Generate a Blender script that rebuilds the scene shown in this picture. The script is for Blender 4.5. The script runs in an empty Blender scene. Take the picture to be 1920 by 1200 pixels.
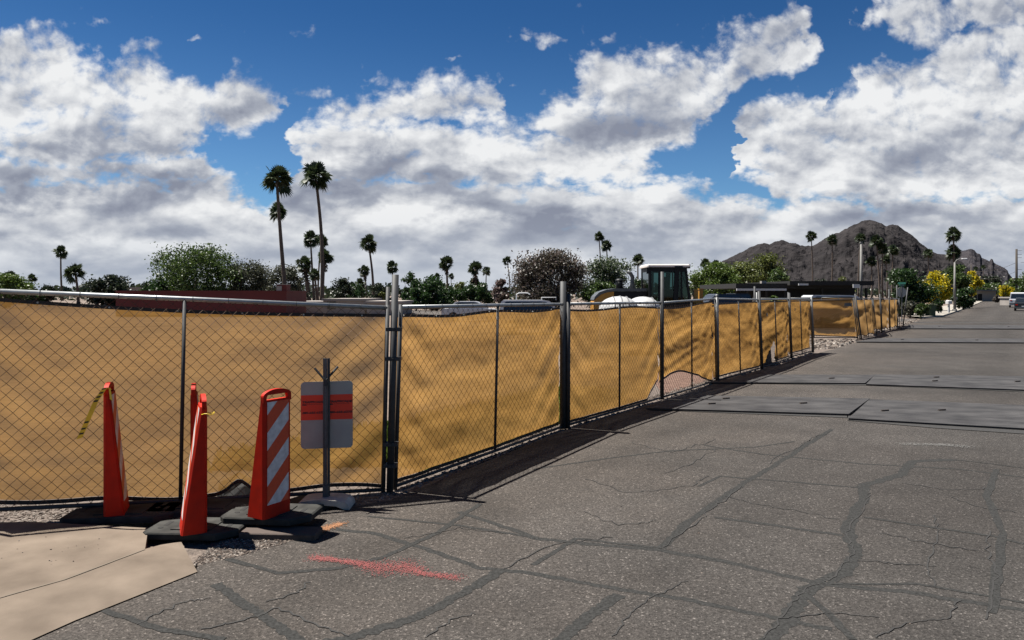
import bpy, math, random
from mathutils import Vector, Matrix, noise
R = math.radians
random.seed(7)
scene = bpy.context.scene
COL = scene.collection

# ---------------------------------------------------------------- camera, sky, sun, exposure
H = 1.95; F = 1350.0; HY = 551.0      # eye height (m), focal length and horizon row in photo pixels
cam = bpy.data.objects.new('camera', bpy.data.cameras.new('camera'))
COL.objects.link(cam)
cam.location = (0, 0, H); cam.rotation_euler = (R(90), 0, 0)
cam.data.sensor_width = 36; cam.data.lens = 36*F/1920
cam.data.shift_y = -(600-HY)/1920
cam.data.clip_start = 0.05; cam.data.clip_end = 9000
scene.camera = cam
scene.view_settings.view_transform = 'Standard'
scene.view_settings.look = 'None'
scene.view_settings.gamma = 1
scene.view_settings.exposure = 1.4

SUN_DIR = Vector((-.41, .17, 1.0)).normalized()
SUN_EL = math.asin(SUN_DIR.z)
sl = bpy.data.lights.new('sun', 'SUN'); sl.energy = 5.0; sl.angle = R(0.5); sl.color = (1, .955, .88)
sun = bpy.data.objects.new('sun', sl); COL.objects.link(sun)
sun.rotation_euler = SUN_DIR.to_track_quat('Z', 'Y').to_euler()

# cloud outlines as height curves over the heading: (photo column, photo row)
TOP = [(-300,40),(-100,70),(0,56),(60,60),(110,72),(150,95),(185,120),(200,108),(260,108),(290,132),(345,135),(400,165),(440,132),(490,142),(540,180),(552,250),
 (575,235),(600,215),(650,185),(700,175),(760,158),(820,130),(850,148),(900,150),(925,165),(940,225),(980,215),(1020,190),(1062,178),(1080,140),(1130,96),(1180,86),(1225,82),(1262,110),
 (1290,98),(1340,75),(1400,58),(1440,25),(1465,0),(1495,5),(1512,50),(1528,90),(1540,178),(1580,172),(1600,160),(1612,8),(1650,-10),(1800,-20),(1920,-30),(2220,-30)]
GAP_A = [(-300,300,300),(350,300,300),(370,268,292),(395,240,330),(430,235,352),(460,235,372),(500,218,395),(530,205,372),(556,200,285),(575,235,232),(800,240,238),(835,226,250),(870,218,252),(915,205,250),(945,205,240),(960,230,225),
 (1200,300,298),(1228,280,318),(1262,262,345),(1300,248,368),(1330,222,376),(1352,182,378),(1368,165,360),(1378,155,240),(1400,146,212),(1450,146,202),(1490,130,190),(1530,88,180),(1600,20,160),(1650,32,142),(1700,60,116),(1750,72,98),(1800,66,84),(1850,50,58),(1870,50,44),(2220,50,44)]
GAP_B = [(-300,340,340),(1340,345,345),(1365,322,372),(1395,312,392),(1425,330,396),(1455,362,396),(1475,382,380),(2220,360,360)]
WISPS = [(1090,120,40,12,-30,.36),(985,78,40,9,8,.36),(960,158,16,9,0,.36),(1335,350,34,12,12,.5),(690,160,34,13,-10,.42),(590,215,34,18,20,.36),(1035,74,70,15,-10,.42),(1160,74,48,22,12,.42),(215,40,45,13,-15,.42),(372,76,18,10,0,.42),(838,112,22,10,8,.4),(585,175,50,26,-10,.5),(250,90,70,24,-14,.5)]
BELLIES = [(150,245,150,62,-22,.55),(40,350,130,42,0,.5),(640,268,95,40,8,.38),(800,372,180,36,-4,.42),(1190,245,130,42,10,.52),(1010,388,100,26,0,.38),(200,430,230,22,0,.32),(1800,480,260,75,0,.40),(420,215,60,22,0,.22),(1640,330,200,40,10,.22)]
def build_world():
    w = bpy.data.worlds.new('World'); scene.world = w; w.use_nodes = True
    nt = w.node_tree; nt.nodes.clear(); N = nt.nodes; L = nt.links
    def m(op, a, b=None, c=None, clamp=False):
        n = N.new('ShaderNodeMath'); n.operation = op; n.use_clamp = clamp
        for i, v in enumerate((a, b, c)):
            if v is None: continue
            if isinstance(v, (int, float)): n.inputs[i].default_value = v
            else: L.new(v, n.inputs[i])
        return n.outputs[0]
    def mapr(x, a, b, c=0.0, d=1.0, t='SMOOTHSTEP'):
        n = N.new('ShaderNodeMapRange'); n.interpolation_type = t
        L.new(x, n.inputs[0])
        for i, v in enumerate((a, b, c, d)): n.inputs[i+1].default_value = v
        return n.outputs[0]
    def vmath(op, a, b=None, sc=None):
        n = N.new('ShaderNodeVectorMath'); n.operation = op; L.new(a, n.inputs[0])
        if b is not None:
            if isinstance(b, tuple): n.inputs[1].default_value = b
            else: L.new(b, n.inputs[1])
        if sc is not None: n.inputs['Scale'].default_value = sc
        return n.outputs[0]
    def comb(x, y, z=0.0):
        n = N.new('ShaderNodeCombineXYZ')
        for i, v in enumerate((x, y, z)):
            if isinstance(v, (int, float)): n.inputs[i].default_value = v
            else: L.new(v, n.inputs[i])
        return n.outputs[0]
    def noise_tex(v, scale, detail, rough=.58, dist=0.0, col=False):
        n = N.new('ShaderNodeTexNoise'); L.new(v, n.inputs['Vector'])
        n.inputs['Scale'].default_value = scale; n.inputs['Detail'].default_value = detail
        n.inputs['Roughness'].default_value = rough; n.inputs['Distortion'].default_value = dist
        return n.outputs['Color' if col else 'Fac']
    def curve(x, pts):
        n = N.new('ShaderNodeFloatCurve'); c = n.mapping; c.use_clip = False; c.extend = 'HORIZONTAL'
        cu = c.curves[0]; P = [((p[0]+300)/2520, (p[1]+100)/700) for p in pts]
        cu.points[0].location = P[0]; cu.points[1].location = P[-1]
        for p in P[1:-1]: cu.points.new(*p)
        for p in cu.points: p.handle_type = 'VECTOR'
        c.update(); L.new(x, n.inputs['Value'])
        return m('MULTIPLY_ADD', n.outputs[0], 700.0, -100.0)
    tc = N.new('ShaderNodeTexCoord'); sp = N.new('ShaderNodeSeparateXYZ'); L.new(tc.outputs['Generated'], sp.inputs[0])
    yy = m('MAXIMUM', m('ABSOLUTE', sp.outputs[1]), .05)
    X0 = m('MULTIPLY_ADD', m('DIVIDE', sp.outputs[0], yy), F, 960.0)       # heading, in the units of the lists above
    Y0 = m('SUBTRACT', HY, m('MULTIPLY', m('DIVIDE', sp.outputs[2], yy), F))  # height
    def coords(X, Y):
        # features get flatter towards the horizon
        h = m('MAXIMUM', m('SUBTRACT', HY+8, Y), 1.0)
        lg = m('LOGARITHM', m('ADD', h, 320.0), math.e)
        return comb(m('MULTIPLY', X, .0046), m('MULTIPLY', lg, 3.9))
    def field(X, Y, cv, full=True):
        wc = noise_tex(cv, 2.6, 4, .6, 0, True)
        ws = N.new('ShaderNodeSeparateXYZ'); L.new(wc, ws.inputs[0])
        Xw = m('ADD', X, m('MULTIPLY', m('SUBTRACT', ws.outputs[0], .5), 130.0))
        Yw = m('ADD', Y, m('MULTIPLY', m('SUBTRACT', ws.outputs[1], .5), 90.0))
        t = m('DIVIDE', m('ADD', Xw, 300.0), 2520.0, clamp=True)
        top = m('DIVIDE', m('SUBTRACT', Yw, curve(t, TOP)), 42.0)
        ga = m('DIVIDE', m('MINIMUM', m('SUBTRACT', Yw, curve(t, [(p[0], p[1]) for p in GAP_A])), m('SUBTRACT', curve(t, [(p[0], p[2]) for p in GAP_A]), Yw)), 26.0)
        gb = m('DIVIDE', m('MINIMUM', m('SUBTRACT', Yw, curve(t, [(p[0], p[1]) for p in GAP_B])), m('SUBTRACT', curve(t, [(p[0], p[2]) for p in GAP_B]), Yw)), 22.0)
        f = m('MINIMUM', top, m('MINIMUM', m('SUBTRACT', .5, ga), m('SUBTRACT', .5, gb)))
        f = m('MINIMUM', m('MAXIMUM', f, -1.0), mapr(Y, 180, 430, 1.0, 1.7))
        if full:
            P = comb(Xw, Yw)
            for cx, cy, rx, ry, rot, wgt in WISPS:
                mp = N.new('ShaderNodeMapping'); mp.vector_type = 'TEXTURE'; L.new(P, mp.inputs[0])
                mp.inputs['Location'].default_value = (cx, cy, 0); mp.inputs['Rotation'].default_value = (0, 0, R(-rot))
                mp.inputs['Scale'].default_value = (rx, ry, 1)
                e = mapr(vmath_len(mp.outputs[0]), 1.5, .2, -1.0, wgt-.42)
                f = m('MAXIMUM', f, e)
        return f
    def vmath_len(v):
        n = N.new('ShaderNodeVectorMath'); n.operation = 'LENGTH'; L.new(v, n.inputs[0]); return n.outputs['Value']
    def density(dx, dy, det):
        X = m('ADD', X0, dx) if dx else X0; Y = m('ADD', Y0, dy) if dy else Y0
        cv = coords(X, Y)
        n1 = noise_tex(cv, 2.5, det, .62, .2)
        vo = N.new('ShaderNodeTexVoronoi'); vo.feature = 'SMOOTH_F1'; vo.inputs['Smoothness'].default_value = .45
        vo.inputs['Scale'].default_value = 8.5; L.new(vmath('ADD', cv, vmath('SCALE', noise_tex(cv, 9.0, 2, .5, 0, True), None, .14)), vo.inputs['Vector'])
        bump = m('SUBTRACT', m('MULTIPLY', m('SUBTRACT', n1, .5), 3.4), m('MULTIPLY', m('SUBTRACT', vo.outputs['Distance'], .35), .55))
        return cv, bump
    cv0, b0 = density(0, 0, 10)
    cv1, b1 = density(-8.0, -14.0, 7)
    f0 = field(X0, Y0, cv0)
    d0 = m('ADD', f0, m('MULTIPLY', b0, 1.25))
    alpha = m('MULTIPLY', mapr(d0, -.42, .95), mapr(sp.outputs[1], -.2, .12, .10, 1.0))
    rim = m('MULTIPLY', m('SUBTRACT', b0, b1), .50)
    def big_at(dx, dy, det):
        hh = m('MAXIMUM', m('SUBTRACT', HY+8-dy, Y0), 1.0)
        return noise_tex(comb(m('MULTIPLY', m('ADD', X0, dx), .0030), m('MULTIPLY', m('LOGARITHM', m('ADD', hh, 150.0), math.e), 2.2), 3.3), 1.45, det, .45, .3)
    big = big_at(0, 0, 3); big2 = big_at(-26.0, -34.0, 2)
    rim2 = m('MULTIPLY', m('SUBTRACT', big, big2), 3.4)
    depth = mapr(f0, .1, 1.7, 0, 1, 'LINEAR')
    low = mapr(Y0, 300, 540, 0, 1)
    lit = m('ADD', m('SUBTRACT', 1.11, m('MULTIPLY', depth, .36)), m('MULTIPLY', m('ADD', rim, rim2), m('SUBTRACT', 1.0, m('MULTIPLY', low, .55))))
    lit = m('ADD', lit, m('MULTIPLY', m('MULTIPLY', m('SUBTRACT', big, .47), 2.2), m('MULTIPLY', depth, m('SUBTRACT', 1.0, m('MULTIPLY', low, .5)))))
    lit = m('ADD', lit, m('MULTIPLY', low, .06))
    # the thick clouds have grey undersides
    PB = comb(m('ADD', X0, m('MULTIPLY', b0, 26.0)), m('ADD', Y0, m('MULTIPLY', b0, 20.0)))
    for cx, cy, rx, ry, rot, k_ in BELLIES:
        mp = N.new('ShaderNodeMapping'); mp.vector_type = 'TEXTURE'; L.new(PB, mp.inputs[0])
        mp.inputs['Location'].default_value = (cx, cy, 0); mp.inputs['Rotation'].default_value = (0, 0, R(-rot)); mp.inputs['Scale'].default_value = (rx, ry, 1)
        lit = m('SUBTRACT', lit, mapr(vmath_len(mp.outputs[0]), 1.35, .2, 0, k_))
    cr = N.new('ShaderNodeValToRGB'); L.new(mapr(lit, -.05, 1.36, 0, 1, 'LINEAR'), cr.inputs[0])
    e = cr.color_ramp.elements
    e[0].position = 0; e[0].color = (.25, .275, .35, 1)
    e[1].position = 1; e[1].color = (.86, .87, .88, 1)
    k = cr.color_ramp.elements.new(.36); k.color = (.37, .40, .47, 1)
    k = cr.color_ramp.elements.new(.66); k.color = (.60, .62, .66, 1)
    hz = N.new('ShaderNodeMix'); hz.data_type = 'RGBA'; L.new(mapr(Y0, 380, 560, 0, .55), hz.inputs[0])
    L.new(cr.outputs[0], hz.inputs[6]); hz.inputs[7].default_value = (.44, .50, .60, 1)
    cm = vmath('SCALE', hz.outputs[2], None, 5.0)
    sky = N.new('ShaderNodeTexSky'); sky.sky_type = 'NISHITA'; sky.sun_disc = False
    sky.sun_elevation = SUN_EL; sky.sun_rotation = math.atan2(SUN_DIR.x, SUN_DIR.y)
    sky.altitude = 400; sky.air_density = 1.0; sky.dust_density = .3; sky.ozone_density = 3.0
    tint = N.new('ShaderNodeMix'); tint.data_type = 'RGBA'; tint.blend_type = 'MULTIPLY'; tint.inputs[0].default_value = 1
    L.new(sky.outputs[0], tint.inputs[6])
    hue = N.new('ShaderNodeMix'); hue.data_type = 'RGBA'; L.new(mapr(sp.outputs[2], .05, .40), hue.inputs[0])
    hue.inputs[6].default_value = (.27, .40, .50, 1); hue.inputs[7].default_value = (.09, .21, .33, 1)
    L.new(hue.outputs[2], tint.inputs[7])
    mix = N.new('ShaderNodeMix'); mix.data_type = 'RGBA'
    L.new(alpha, mix.inputs[0]); L.new(tint.outputs[2], mix.inputs[6]); L.new(cm, mix.inputs[7])
    # the sky lights the scene with its clouds as seen in the photograph; nothing is seen below the horizon
    bg = N.new('ShaderNodeBackground'); bg.inputs[1].default_value = .076
    L.new(mix.outputs[2], bg.inputs[0])
    out = N.new('ShaderNodeOutputWorld'); L.new(bg.outputs[0], out.inputs[0])
    w.cycles.sampling_method = 'MANUAL'; w.cycles.sample_map_resolution = 256
build_world()

# ---------------------------------------------------------------- helpers
def at(px, py, z=0.0):
    d = (H-z)*F/(py-HY); return Vector(((px-960)/F*d, d, z))
def dp(px, d, z=0.0): return Vector(((px-960)/F*d, d, z))
def zz(py, d): return H+(HY-py)/F*d

class MB:
    def __init__(s): s.v = []; s.f = []
    def quad(s, a, b, c, d):
        n = len(s.v); s.v += [tuple(a), tuple(b), tuple(c), tuple(d)]; s.f.append((n, n+1, n+2, n+3)); return s
    def poly(s, pts):
        n = len(s.v); s.v += [tuple(p) for p in pts]; s.f.append(tuple(range(n, n+len(pts)))); return s
    def box(s, c, size, rot=0.0, M=None):
        n = len(s.v); hx, hy, hz = size[0]/2, size[1]/2, size[2]/2
        ca, sa = math.cos(rot), math.sin(rot)
        for dz in (-hz, hz):
            for dx, dy in ((-hx, -hy), (hx, -hy), (hx, hy), (-hx, hy)):
                p = Vector((dx*ca-dy*sa, dx*sa+dy*ca, dz))
                if M: p = M @ Vector((dx, dy, dz))
                s.v.append((c[0]+p.x, c[1]+p.y, c[2]+p.z))
        s.f += [(n+3, n+2, n+1, n), (n+4, n+5, n+6, n+7), (n, n+1, n+5, n+4), (n+1, n+2, n+6, n+5), (n+2, n+3, n+7, n+6), (n+3, n, n+4, n+7)]
        return s
    def bbox(s, c, size, b=.02, rot=0.0):
        # box with chamfered vertical edges and top
        hx, hy, hz = size[0]/2, size[1]/2, size[2]/2
        ring = [(-hx+b, -hy), (hx-b, -hy), (hx, -hy+b), (hx, hy-b), (hx-b, hy), (-hx+b, hy), (-hx, hy-b), (-hx, -hy+b)]
        top = [(x*(1-b/hx), y*(1-b/hy)) for x, y in ring]
        ca, sa = math.cos(rot), math.sin(rot); n = len(s.v)
        for L_, z in ((ring, -hz), (ring, hz-b), (top, hz)):
            for x, y in L_: s.v.append((c[0]+x*ca-y*sa, c[1]+x*sa+y*ca, c[2]+z))
        for k in range(2):
            for i in range(8):
                j = (i+1) % 8; s.f.append((n+k*8+i, n+k*8+j, n+k*8+8+j, n+k*8+8+i))
        s.f.append(tuple(n+16+i for i in range(8))); s.f.append(tuple(n+7-i for i in range(8)))
        return s
    def tube(s, pts, r, n=6, caps=True):
        pts = [Vector(p) for p in pts]
        if not isinstance(r, (list, tuple)): r = [r]*len(pts)
        st = len(s.v); up = None
        for i, p in enumerate(pts):
            t = (pts[min(i+1, len(pts)-1)]-pts[max(i-1, 0)])
            if t.length < 1e-9: t = Vector((0, 0, 1))
            t.normalize()
            if up is None:
                up = Vector((0, 0, 1)) if abs(t.z) < .9 else Vector((1, 0, 0))
            a = t.cross(up); 
            if a.length < 1e-6: a = t.orthogonal()
            a.normalize(); b = a.cross(t).normalized(); up = b
            for k in range(n):
                th = 2*math.pi*k/n; q = p+(a*math.cos(th)+b*math.sin(th))*r[i]
                s.v.append(tuple(q))
        for i in range(len(pts)-1):
            for k in range(n):
                k2 = (k+1) % n; A = st+i*n
                s.f.append((A+k, A+k2, A+n+k2, A+n+k))
        if caps:
            s.f.append(tuple(st+n-1-k for k in range(n))); s.f.append(tuple(st+(len(pts)-1)*n+k for k in range(n)))
        return s
    def prism(s, prof, y0, y1, axis='y'):
        # closed profile [(x,z)] extruded along y (or x)
        n = len(s.v); m_ = len(prof)
        for yv in (y0, y1):
            for a, b in prof: s.v.append((a, yv, b) if axis == 'y' else (yv, a, b))
        for i in range(m_):
            j = (i+1) % m_; s.f.append((n+i, n+j, n+m_+j, n+m_+i))
        s.f.append(tuple(n+m_-1-i for i in range(m_))); s.f.append(tuple(n+m_+i for i in range(m_)))
        return s
    def disc(s, c, r, axis, th, n=16):
        a = Vector(axis).normalized()*th/2; return s.tube([Vector(c)-a, Vector(c)+a], r, n)
    def dome(s, c, rx, ry, rz, nu=16, nv=6, full=False):
        n = len(s.v); lo = -nv if full else 0
        rows = []
        for j in range(lo, nv+1):
            th = math.pi/2*j/nv; row = []
            for i in range(nu):
                ph = 2*math.pi*i/nu; row.append(len(s.v))
                s.v.append((c[0]+rx*math.cos(th)*math.cos(ph), c[1]+ry*math.cos(th)*math.sin(ph), c[2]+rz*math.sin(th)))
            rows.append(row)
        for a, b in zip(rows, rows[1:]):
            for i in range(nu): s.f.append((a[i], a[(i+1) % nu], b[(i+1) % nu], b[i]))
        return s
    def build(s, name, mat, parent=None, smooth=False, label=None):
        me = bpy.data.meshes.new(name); me.from_pydata(s.v, [], s.f)
        if mat: me.materials.append(mat)
        if smooth:
            for p in me.polygons: p.use_smooth = True
        me.update()
        o = bpy.data.objects.new(name, me); COL.objects.link(o)
        if parent: o.parent = parent
        if label: o['label'] = label
        return o
def tag(o, label=None, cat=None, group=None, kind=None):
    if label: o['label'] = label
    if cat: o['category'] = cat
    if group: o['group'] = group
    if kind: o['kind'] = kind
    return o
def thing(name, label, cat, loc=(0, 0, 0), rz=0.0, group=None):
    o = bpy.data.objects.new(name, None); COL.objects.link(o); o.empty_display_size = .3
    o.location = loc; o.rotation_euler = (0, 0, rz)
    return tag(o, label, cat, group)

# ---------------------------------------------------------------- materials
def material(name, col, rough=.7, metal=0.0, var=.12, scale=6.0, bump=0.0, bscale=40.0, col2=None, spec=.5, emis=None, stretch=None, detail=5, coord='Object', bdist=.01):
    m = bpy.data.materials.new(name); m.use_nodes = True; nt = m.node_tree; N = nt.nodes; L = nt.links
    b = N['Principled BSDF']; b.inputs['Roughness'].default_value = rough; b.inputs['Metallic'].default_value = metal
    b.inputs['Specular IOR Level'].default_value = spec
    tc = N.new('ShaderNodeTexCoord'); mp = N.new('ShaderNodeMapping'); L.new(tc.outputs[coord], mp.inputs[0])
    if stretch: mp.inputs['Scale'].default_value = stretch
    nz = N.new('ShaderNodeTexNoise'); nz.inputs['Scale'].default_value = scale; nz.inputs['Detail'].default_value = detail
    L.new(mp.outputs[0], nz.inputs['Vector'])
    mx = N.new('ShaderNodeMix'); mx.data_type = 'RGBA'
    mr = N.new('ShaderNodeMapRange'); mr.inputs[1].default_value = .3; mr.inputs[2].default_value = .7
    L.new(nz.outputs['Fac'], mr.inputs[0]); L.new(mr.outputs[0], mx.inputs[0])
    c2 = col2 or tuple(max(0, c*(1+var*1.2)) for c in col)
    c1 = col if col2 else tuple(c*(1-var) for c in col)
    mx.inputs[6].default_value = (*c1, 1); mx.inputs[7].default_value = (*c2, 1)
    L.new(mx.outputs[2], b.inputs['Base Color'])
    if bump:
        n2 = N.new('ShaderNodeTexNoise'); n2.inputs['Scale'].default_value = bscale; n2.inputs['Detail'].default_value = 4; L.new(mp.outputs[0], n2.inputs['Vector'])
        bp = N.new('ShaderNodeBump'); bp.inputs['Strength'].default_value = bump; bp.inputs['Distance'].default_value = bdist
        L.new(n2.outputs['Fac'], bp.inputs['Height']); L.new(bp.outputs[0], b.inputs['Normal'])
    return m
def foliage(name, stops, rough=.6, trans=.35, leafy=True):
    m = bpy.data.materials.new(name); m.use_nodes = True; nt = m.node_tree; N = nt.nodes; L = nt.links
    N.clear(); out = N.new('ShaderNodeOutputMaterial')
    g = N.new('ShaderNodeNewGeometry'); cr = N.new('ShaderNodeValToRGB'); cr.color_ramp.interpolation = 'LINEAR'
    L.new(g.outputs['Random Per Island'], cr.inputs[0])
    e = cr.color_ramp.elements; e[0].position = 0; e[0].color = (*stops[0], 1); e[1].position = 1; e[1].color = (*stops[-1], 1)
    stops = [tuple(q*.82 for q in c) for c in stops] if leafy else stops
    e[0].color = (*stops[0], 1); e[-1].color = (*stops[-1], 1)
    for i, c in enumerate(stops[1:-1]):
        k = e.new((i+1)/(len(stops)-1)); k.color = (*c, 1)
    d = N.new('ShaderNodeBsdfDiffuse'); t = N.new('ShaderNodeBsdfTranslucent'); mx = N.new('ShaderNodeMixShader'); mx.inputs[0].default_value = trans
    L.new(cr.outputs[0], d.inputs[0]); L.new(cr.outputs[0], t.inputs[0]); L.new(d.outputs[0], mx.inputs[1]); L.new(t.outputs[0], mx.inputs[2])
    gl = N.new('ShaderNodeBsdfGlossy'); gl.inputs['Roughness'].default_value = .45; gl.inputs['Color'].default_value = (.6, .6, .6, 1)
    m2 = N.new('ShaderNodeMixShader'); m2.inputs[0].default_value = .04; L.new(mx.outputs[0], m2.inputs[1]); L.new(gl.outputs[0], m2.inputs[2])
    L.new(m2.outputs[0], out.inputs[0]); return m

def asphalt_mat(name, base, fresh=False):
    m = bpy.data.materials.new(name); m.use_nodes = True; nt = m.node_tree; N = nt.nodes; L = nt.links
    b = N['Principled BSDF']; b.inputs['Roughness'].default_value = .9; b.inputs['Specular IOR Level'].default_value = .15
    tc = N.new('ShaderNodeTexCoord'); P = tc.outputs['Object']
    def nz(scale, det=3, rough=.5):
        n = N.new('ShaderNodeTexNoise'); n.inputs['Scale'].default_value = scale; n.inputs['Detail'].default_value = det; n.inputs['Roughness'].default_value = rough
        L.new(P, n.inputs['Vector']); return n.outputs['Fac']
    def mr(x, a, bb, c, d):
        n = N.new('ShaderNodeMapRange'); L.new(x, n.inputs[0])
        for i, v in enumerate((a, bb, c, d)): n.inputs[i+1].default_value = v
        return n.outputs[0]
    def mul(x, y):
        n = N.new('ShaderNodeMath'); n.operation = 'MULTIPLY'
        for i, v in enumerate((x, y)):
            if isinstance(v, float): n.inputs[i].default_value = v
            else: L.new(v, n.inputs[i])
        return n.outputs[0]
    vo = N.new('ShaderNodeTexVoronoi'); vo.inputs['Scale'].default_value = 95; L.new(P, vo.inputs['Vector'])
    sx = N.new('ShaderNodeSeparateColor'); L.new(vo.outputs['Color'], sx.inputs[0])
    st = mr(sx.outputs[0], 0, 1, .58, 1.38)                    # each stone its own tone
    st2 = mr(sx.outputs[1], .93, .96, 1.0, 2.3)               # few pale stones
    st = mul(st, st2)
    st = mul(st, mr(nz(38, 3, .6), .3, .7, .72, 1.25))
    st = mul(st, mr(nz(1.3, 5, .6), .3, .7, .84, 1.14)); st = mul(st, mr(nz(.23, 4, .6), .35, .65, .82, 1.16))
    mx = N.new('ShaderNodeMix'); mx.data_type = 'RGBA'; L.new(nz(.35, 5, .6), mx.inputs[0])
    mx.inputs[6].default_value = (*base, 1); mx.inputs[7].default_value = (base[0]*1.12, base[1]*1.02, base[2]*.97, 1)
    # oil darkened wheel paths run along the road
    mp = N.new('ShaderNodeMapping'); mp.inputs['Rotation'].default_value = (0, 0, R(55.3)); mp.vector_type = 'POINT'; L.new(P, mp.inputs[0])
    sc = N.new('ShaderNodeMapping'); sc.inputs['Scale'].default_value = (.012, .55, 1); 
    mp.inputs['Rotation'].default_value = (0, 0, R(-55.3)); L.new(mp.outputs[0], sc.inputs[0])
    wn = N.new('ShaderNodeTexNoise'); wn.inputs['Scale'].default_value = 1.0; wn.inputs['Detail'].default_value = 2; L.new(sc.outputs[0], wn.inputs['Vector'])
    st = mul(st, mr(wn.outputs['Fac'], .35, .65, .86, 1.12))
    dt = N.new('ShaderNodeVectorMath'); dt.operation = 'DOT_PRODUCT'; L.new(P, dt.inputs[0]); dt.inputs[1].default_value = (.82, -.572, 0)
    da = N.new('ShaderNodeMath'); da.operation = 'ADD'; L.new(dt.outputs['Value'], da.inputs[0]); L.new(mr(nz(.5, 5, .6), .3, .7, -1.3, 1.3), da.inputs[1])
    dm = mul(mr(da.outputs[0], -5.0, -2.0, .62, 0.0), mr(nz(7, 6, .65), .35, .65, .55, 1.0))
    dmx = N.new('ShaderNodeMix'); dmx.data_type = 'RGBA'; L.new(dm, dmx.inputs[0]); L.new(mx.outputs[2], dmx.inputs[6]); dmx.inputs[7].default_value = (base[0]*1.75, base[1]*1.55, base[2]*1.40, 1)
    sc2 = N.new('ShaderNodeVectorMath'); sc2.operation = 'SCALE'; L.new(dmx.outputs[2], sc2.inputs[0]); L.new(st, sc2.inputs['Scale'])
    L.new(sc2.outputs[0], b.inputs['Base Color'])
    bp = N.new('ShaderNodeBump'); bp.inputs['Strength'].default_value = .8; bp.inputs['Distance'].default_value = .006
    L.new(vo.outputs['Distance'], bp.inputs['Height']); L.new(bp.outputs[0], b.inputs['Normal'])
    return m

M = {}
M['asphalt'] = asphalt_mat('asphalt', (.0360, .0340, .0320))
M['side_asphalt'] = asphalt_mat('side_asphalt', (.05, .049, .048))
M['seal'] = material('crack_sealant', (.0242, .0240, .0232), .9, var=.42, scale=48, bump=.5, bscale=90, spec=.1, detail=8)
M['crack'] = material('open_crack', (.016, .015, .014), .9)
M['dirt'] = material('desert_dirt', (.085, .062, .047), .95, col2=(.14, .105, .08), scale=2.2, detail=10, bump=.6, bscale=9, bdist=.03)
M['gravel'] = material('pale_gravel', (.045, .033, .026), .9, col2=(.135, .105, .085), scale=28, detail=3, bump=1.0, bscale=30, bdist=.03)
M['concrete'] = material('tan_concrete', (.082, .064, .049), .9, col2=(.148, .118, .092), scale=2.6, detail=12, bump=.35, bscale=120, bdist=.004, spec=.15)
M['kerb'] = material('pale_concrete', (.22, .20, .17), .85, var=.1, scale=1.5, detail=8)
M['joint'] = material('concrete_joint', (.10, .08, .06), .9)
M['ballast'] = material('stone', (.30, .255, .22), .85, col2=(.62, .55, .49), scale=9, detail=3)
M['plate'] = material('worn_steel_plate', (.020, .0195, .0205), .8, .0, spec=.15, col2=(.054, .052, .052), scale=1.6, detail=14, bump=.1, bscale=14, stretch=(1, 2, 1))
M['plate_edge'] = material('rusty_plate_edge', (.03, .022, .018), .8)
M['cold_patch'] = material('cold_patch_asphalt', (.020, .019, .018), .95, var=.3, scale=40, bump=.8, bscale=70)
M['galv'] = material('galvanised_steel', (.085, .088, .09), .5, .4, var=.18, scale=20)
M['galv_dark'] = material('weathered_steel', (.030, .031, .033), .65, .2, var=.2, scale=14)
M['wire'] = material('rusty_wire', (.075, .042, .025), .6, .4, var=.3, scale=9)
M['hem'] = material('black_binding', (.010, .010, .010), .7)
M['rail_top'] = material('bright_galvanised_rail', (.26, .27, .27), .42, .6, var=.12, scale=20)
M['orange'] = material('orange_plastic', (.44, .014, .003), .6, spec=.15, col2=(.29, .012, .004), scale=9, detail=10)
M['orange_shiny'] = material('reflective_orange', (.50, .045, .006), .5, var=.08, scale=30)
M['white_sheet'] = material('reflective_white', (.40, .385, .385), .5, col2=(.60, .59, .59), scale=20, detail=12)
M['rubber'] = material('dusty_rubber', (.010, .010, .0095), .85, spec=.2, col2=(.040, .040, .037), scale=7, detail=8, bump=.2, bscale=30)
M['black'] = material('black_gap', (.004, .004, .004), .9)
M['sign_white'] = material('sign_back', (.31, .295, .265), .5, var=.07, scale=7)
M['sign_orange'] = material('orange_sticker', (.72, .035, .008), .5, var=.05)
M['ink'] = material('black_ink', (.01, .01, .01), .6)
M['tape'] = material('yellow_tape', (.62, .42, .02), .5)
M['wood'] = material('weathered_board', (.05, .035, .028), .85, var=.3, scale=20, stretch=(1, 8, 1))
M['saddle'] = material('sandy_rubber_base', (.36, .33, .285), .85, var=.25, scale=8, detail=8)
M['paint_red'] = material('red_marking_paint', (.135, .026, .024), .8, var=.2, scale=30)
M['paint_orange'] = material('orange_marking_paint', (.17, .07, .025), .8, var=.2, scale=30)
M['paint_white'] = material('chalky_scuff', (.085, .082, .077), .85)
M['yellow'] = material('machine_yellow', (.34, .16, .012), .45, var=.08)
M['cab'] = material('cab_black', (.007, .008, .009), .5, spec=.2)
M['hood'] = material('hood_grey', (.06, .065, .07), .4, var=.1)
M['cabroof'] = material('cab_roof', (.55, .50, .46), .5, var=.1)
M['tyre'] = material('tyre', (.015, .015, .015), .85)
M['rim'] = material('wheel_rim', (.35, .35, .36), .35, .8)
M['white_plastic'] = material('white_plastic', (.33, .33, .325), .45, var=.04)
M['rib'] = material('rib_shade', (.10, .10, .105), .6)
M['redwall'] = material('oxblood_paint', (.10, .014, .012), .8, var=.12, scale=.8)
M['stucco'] = material('grey_stucco', (.24, .215, .195), .9, var=.1, scale=.6)
M['carport_shade'] = material('shade_black_siding', (.006, .0055, .005), .8, var=.3, scale=2)  # near black: the carport's shadow is put into this colour
M['whitepaint'] = material('white_paint', (.42, .42, .42), .5, var=.04)
M['carwhite'] = material('white_car_paint', (.40, .41, .43), .25, var=.03)
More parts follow.
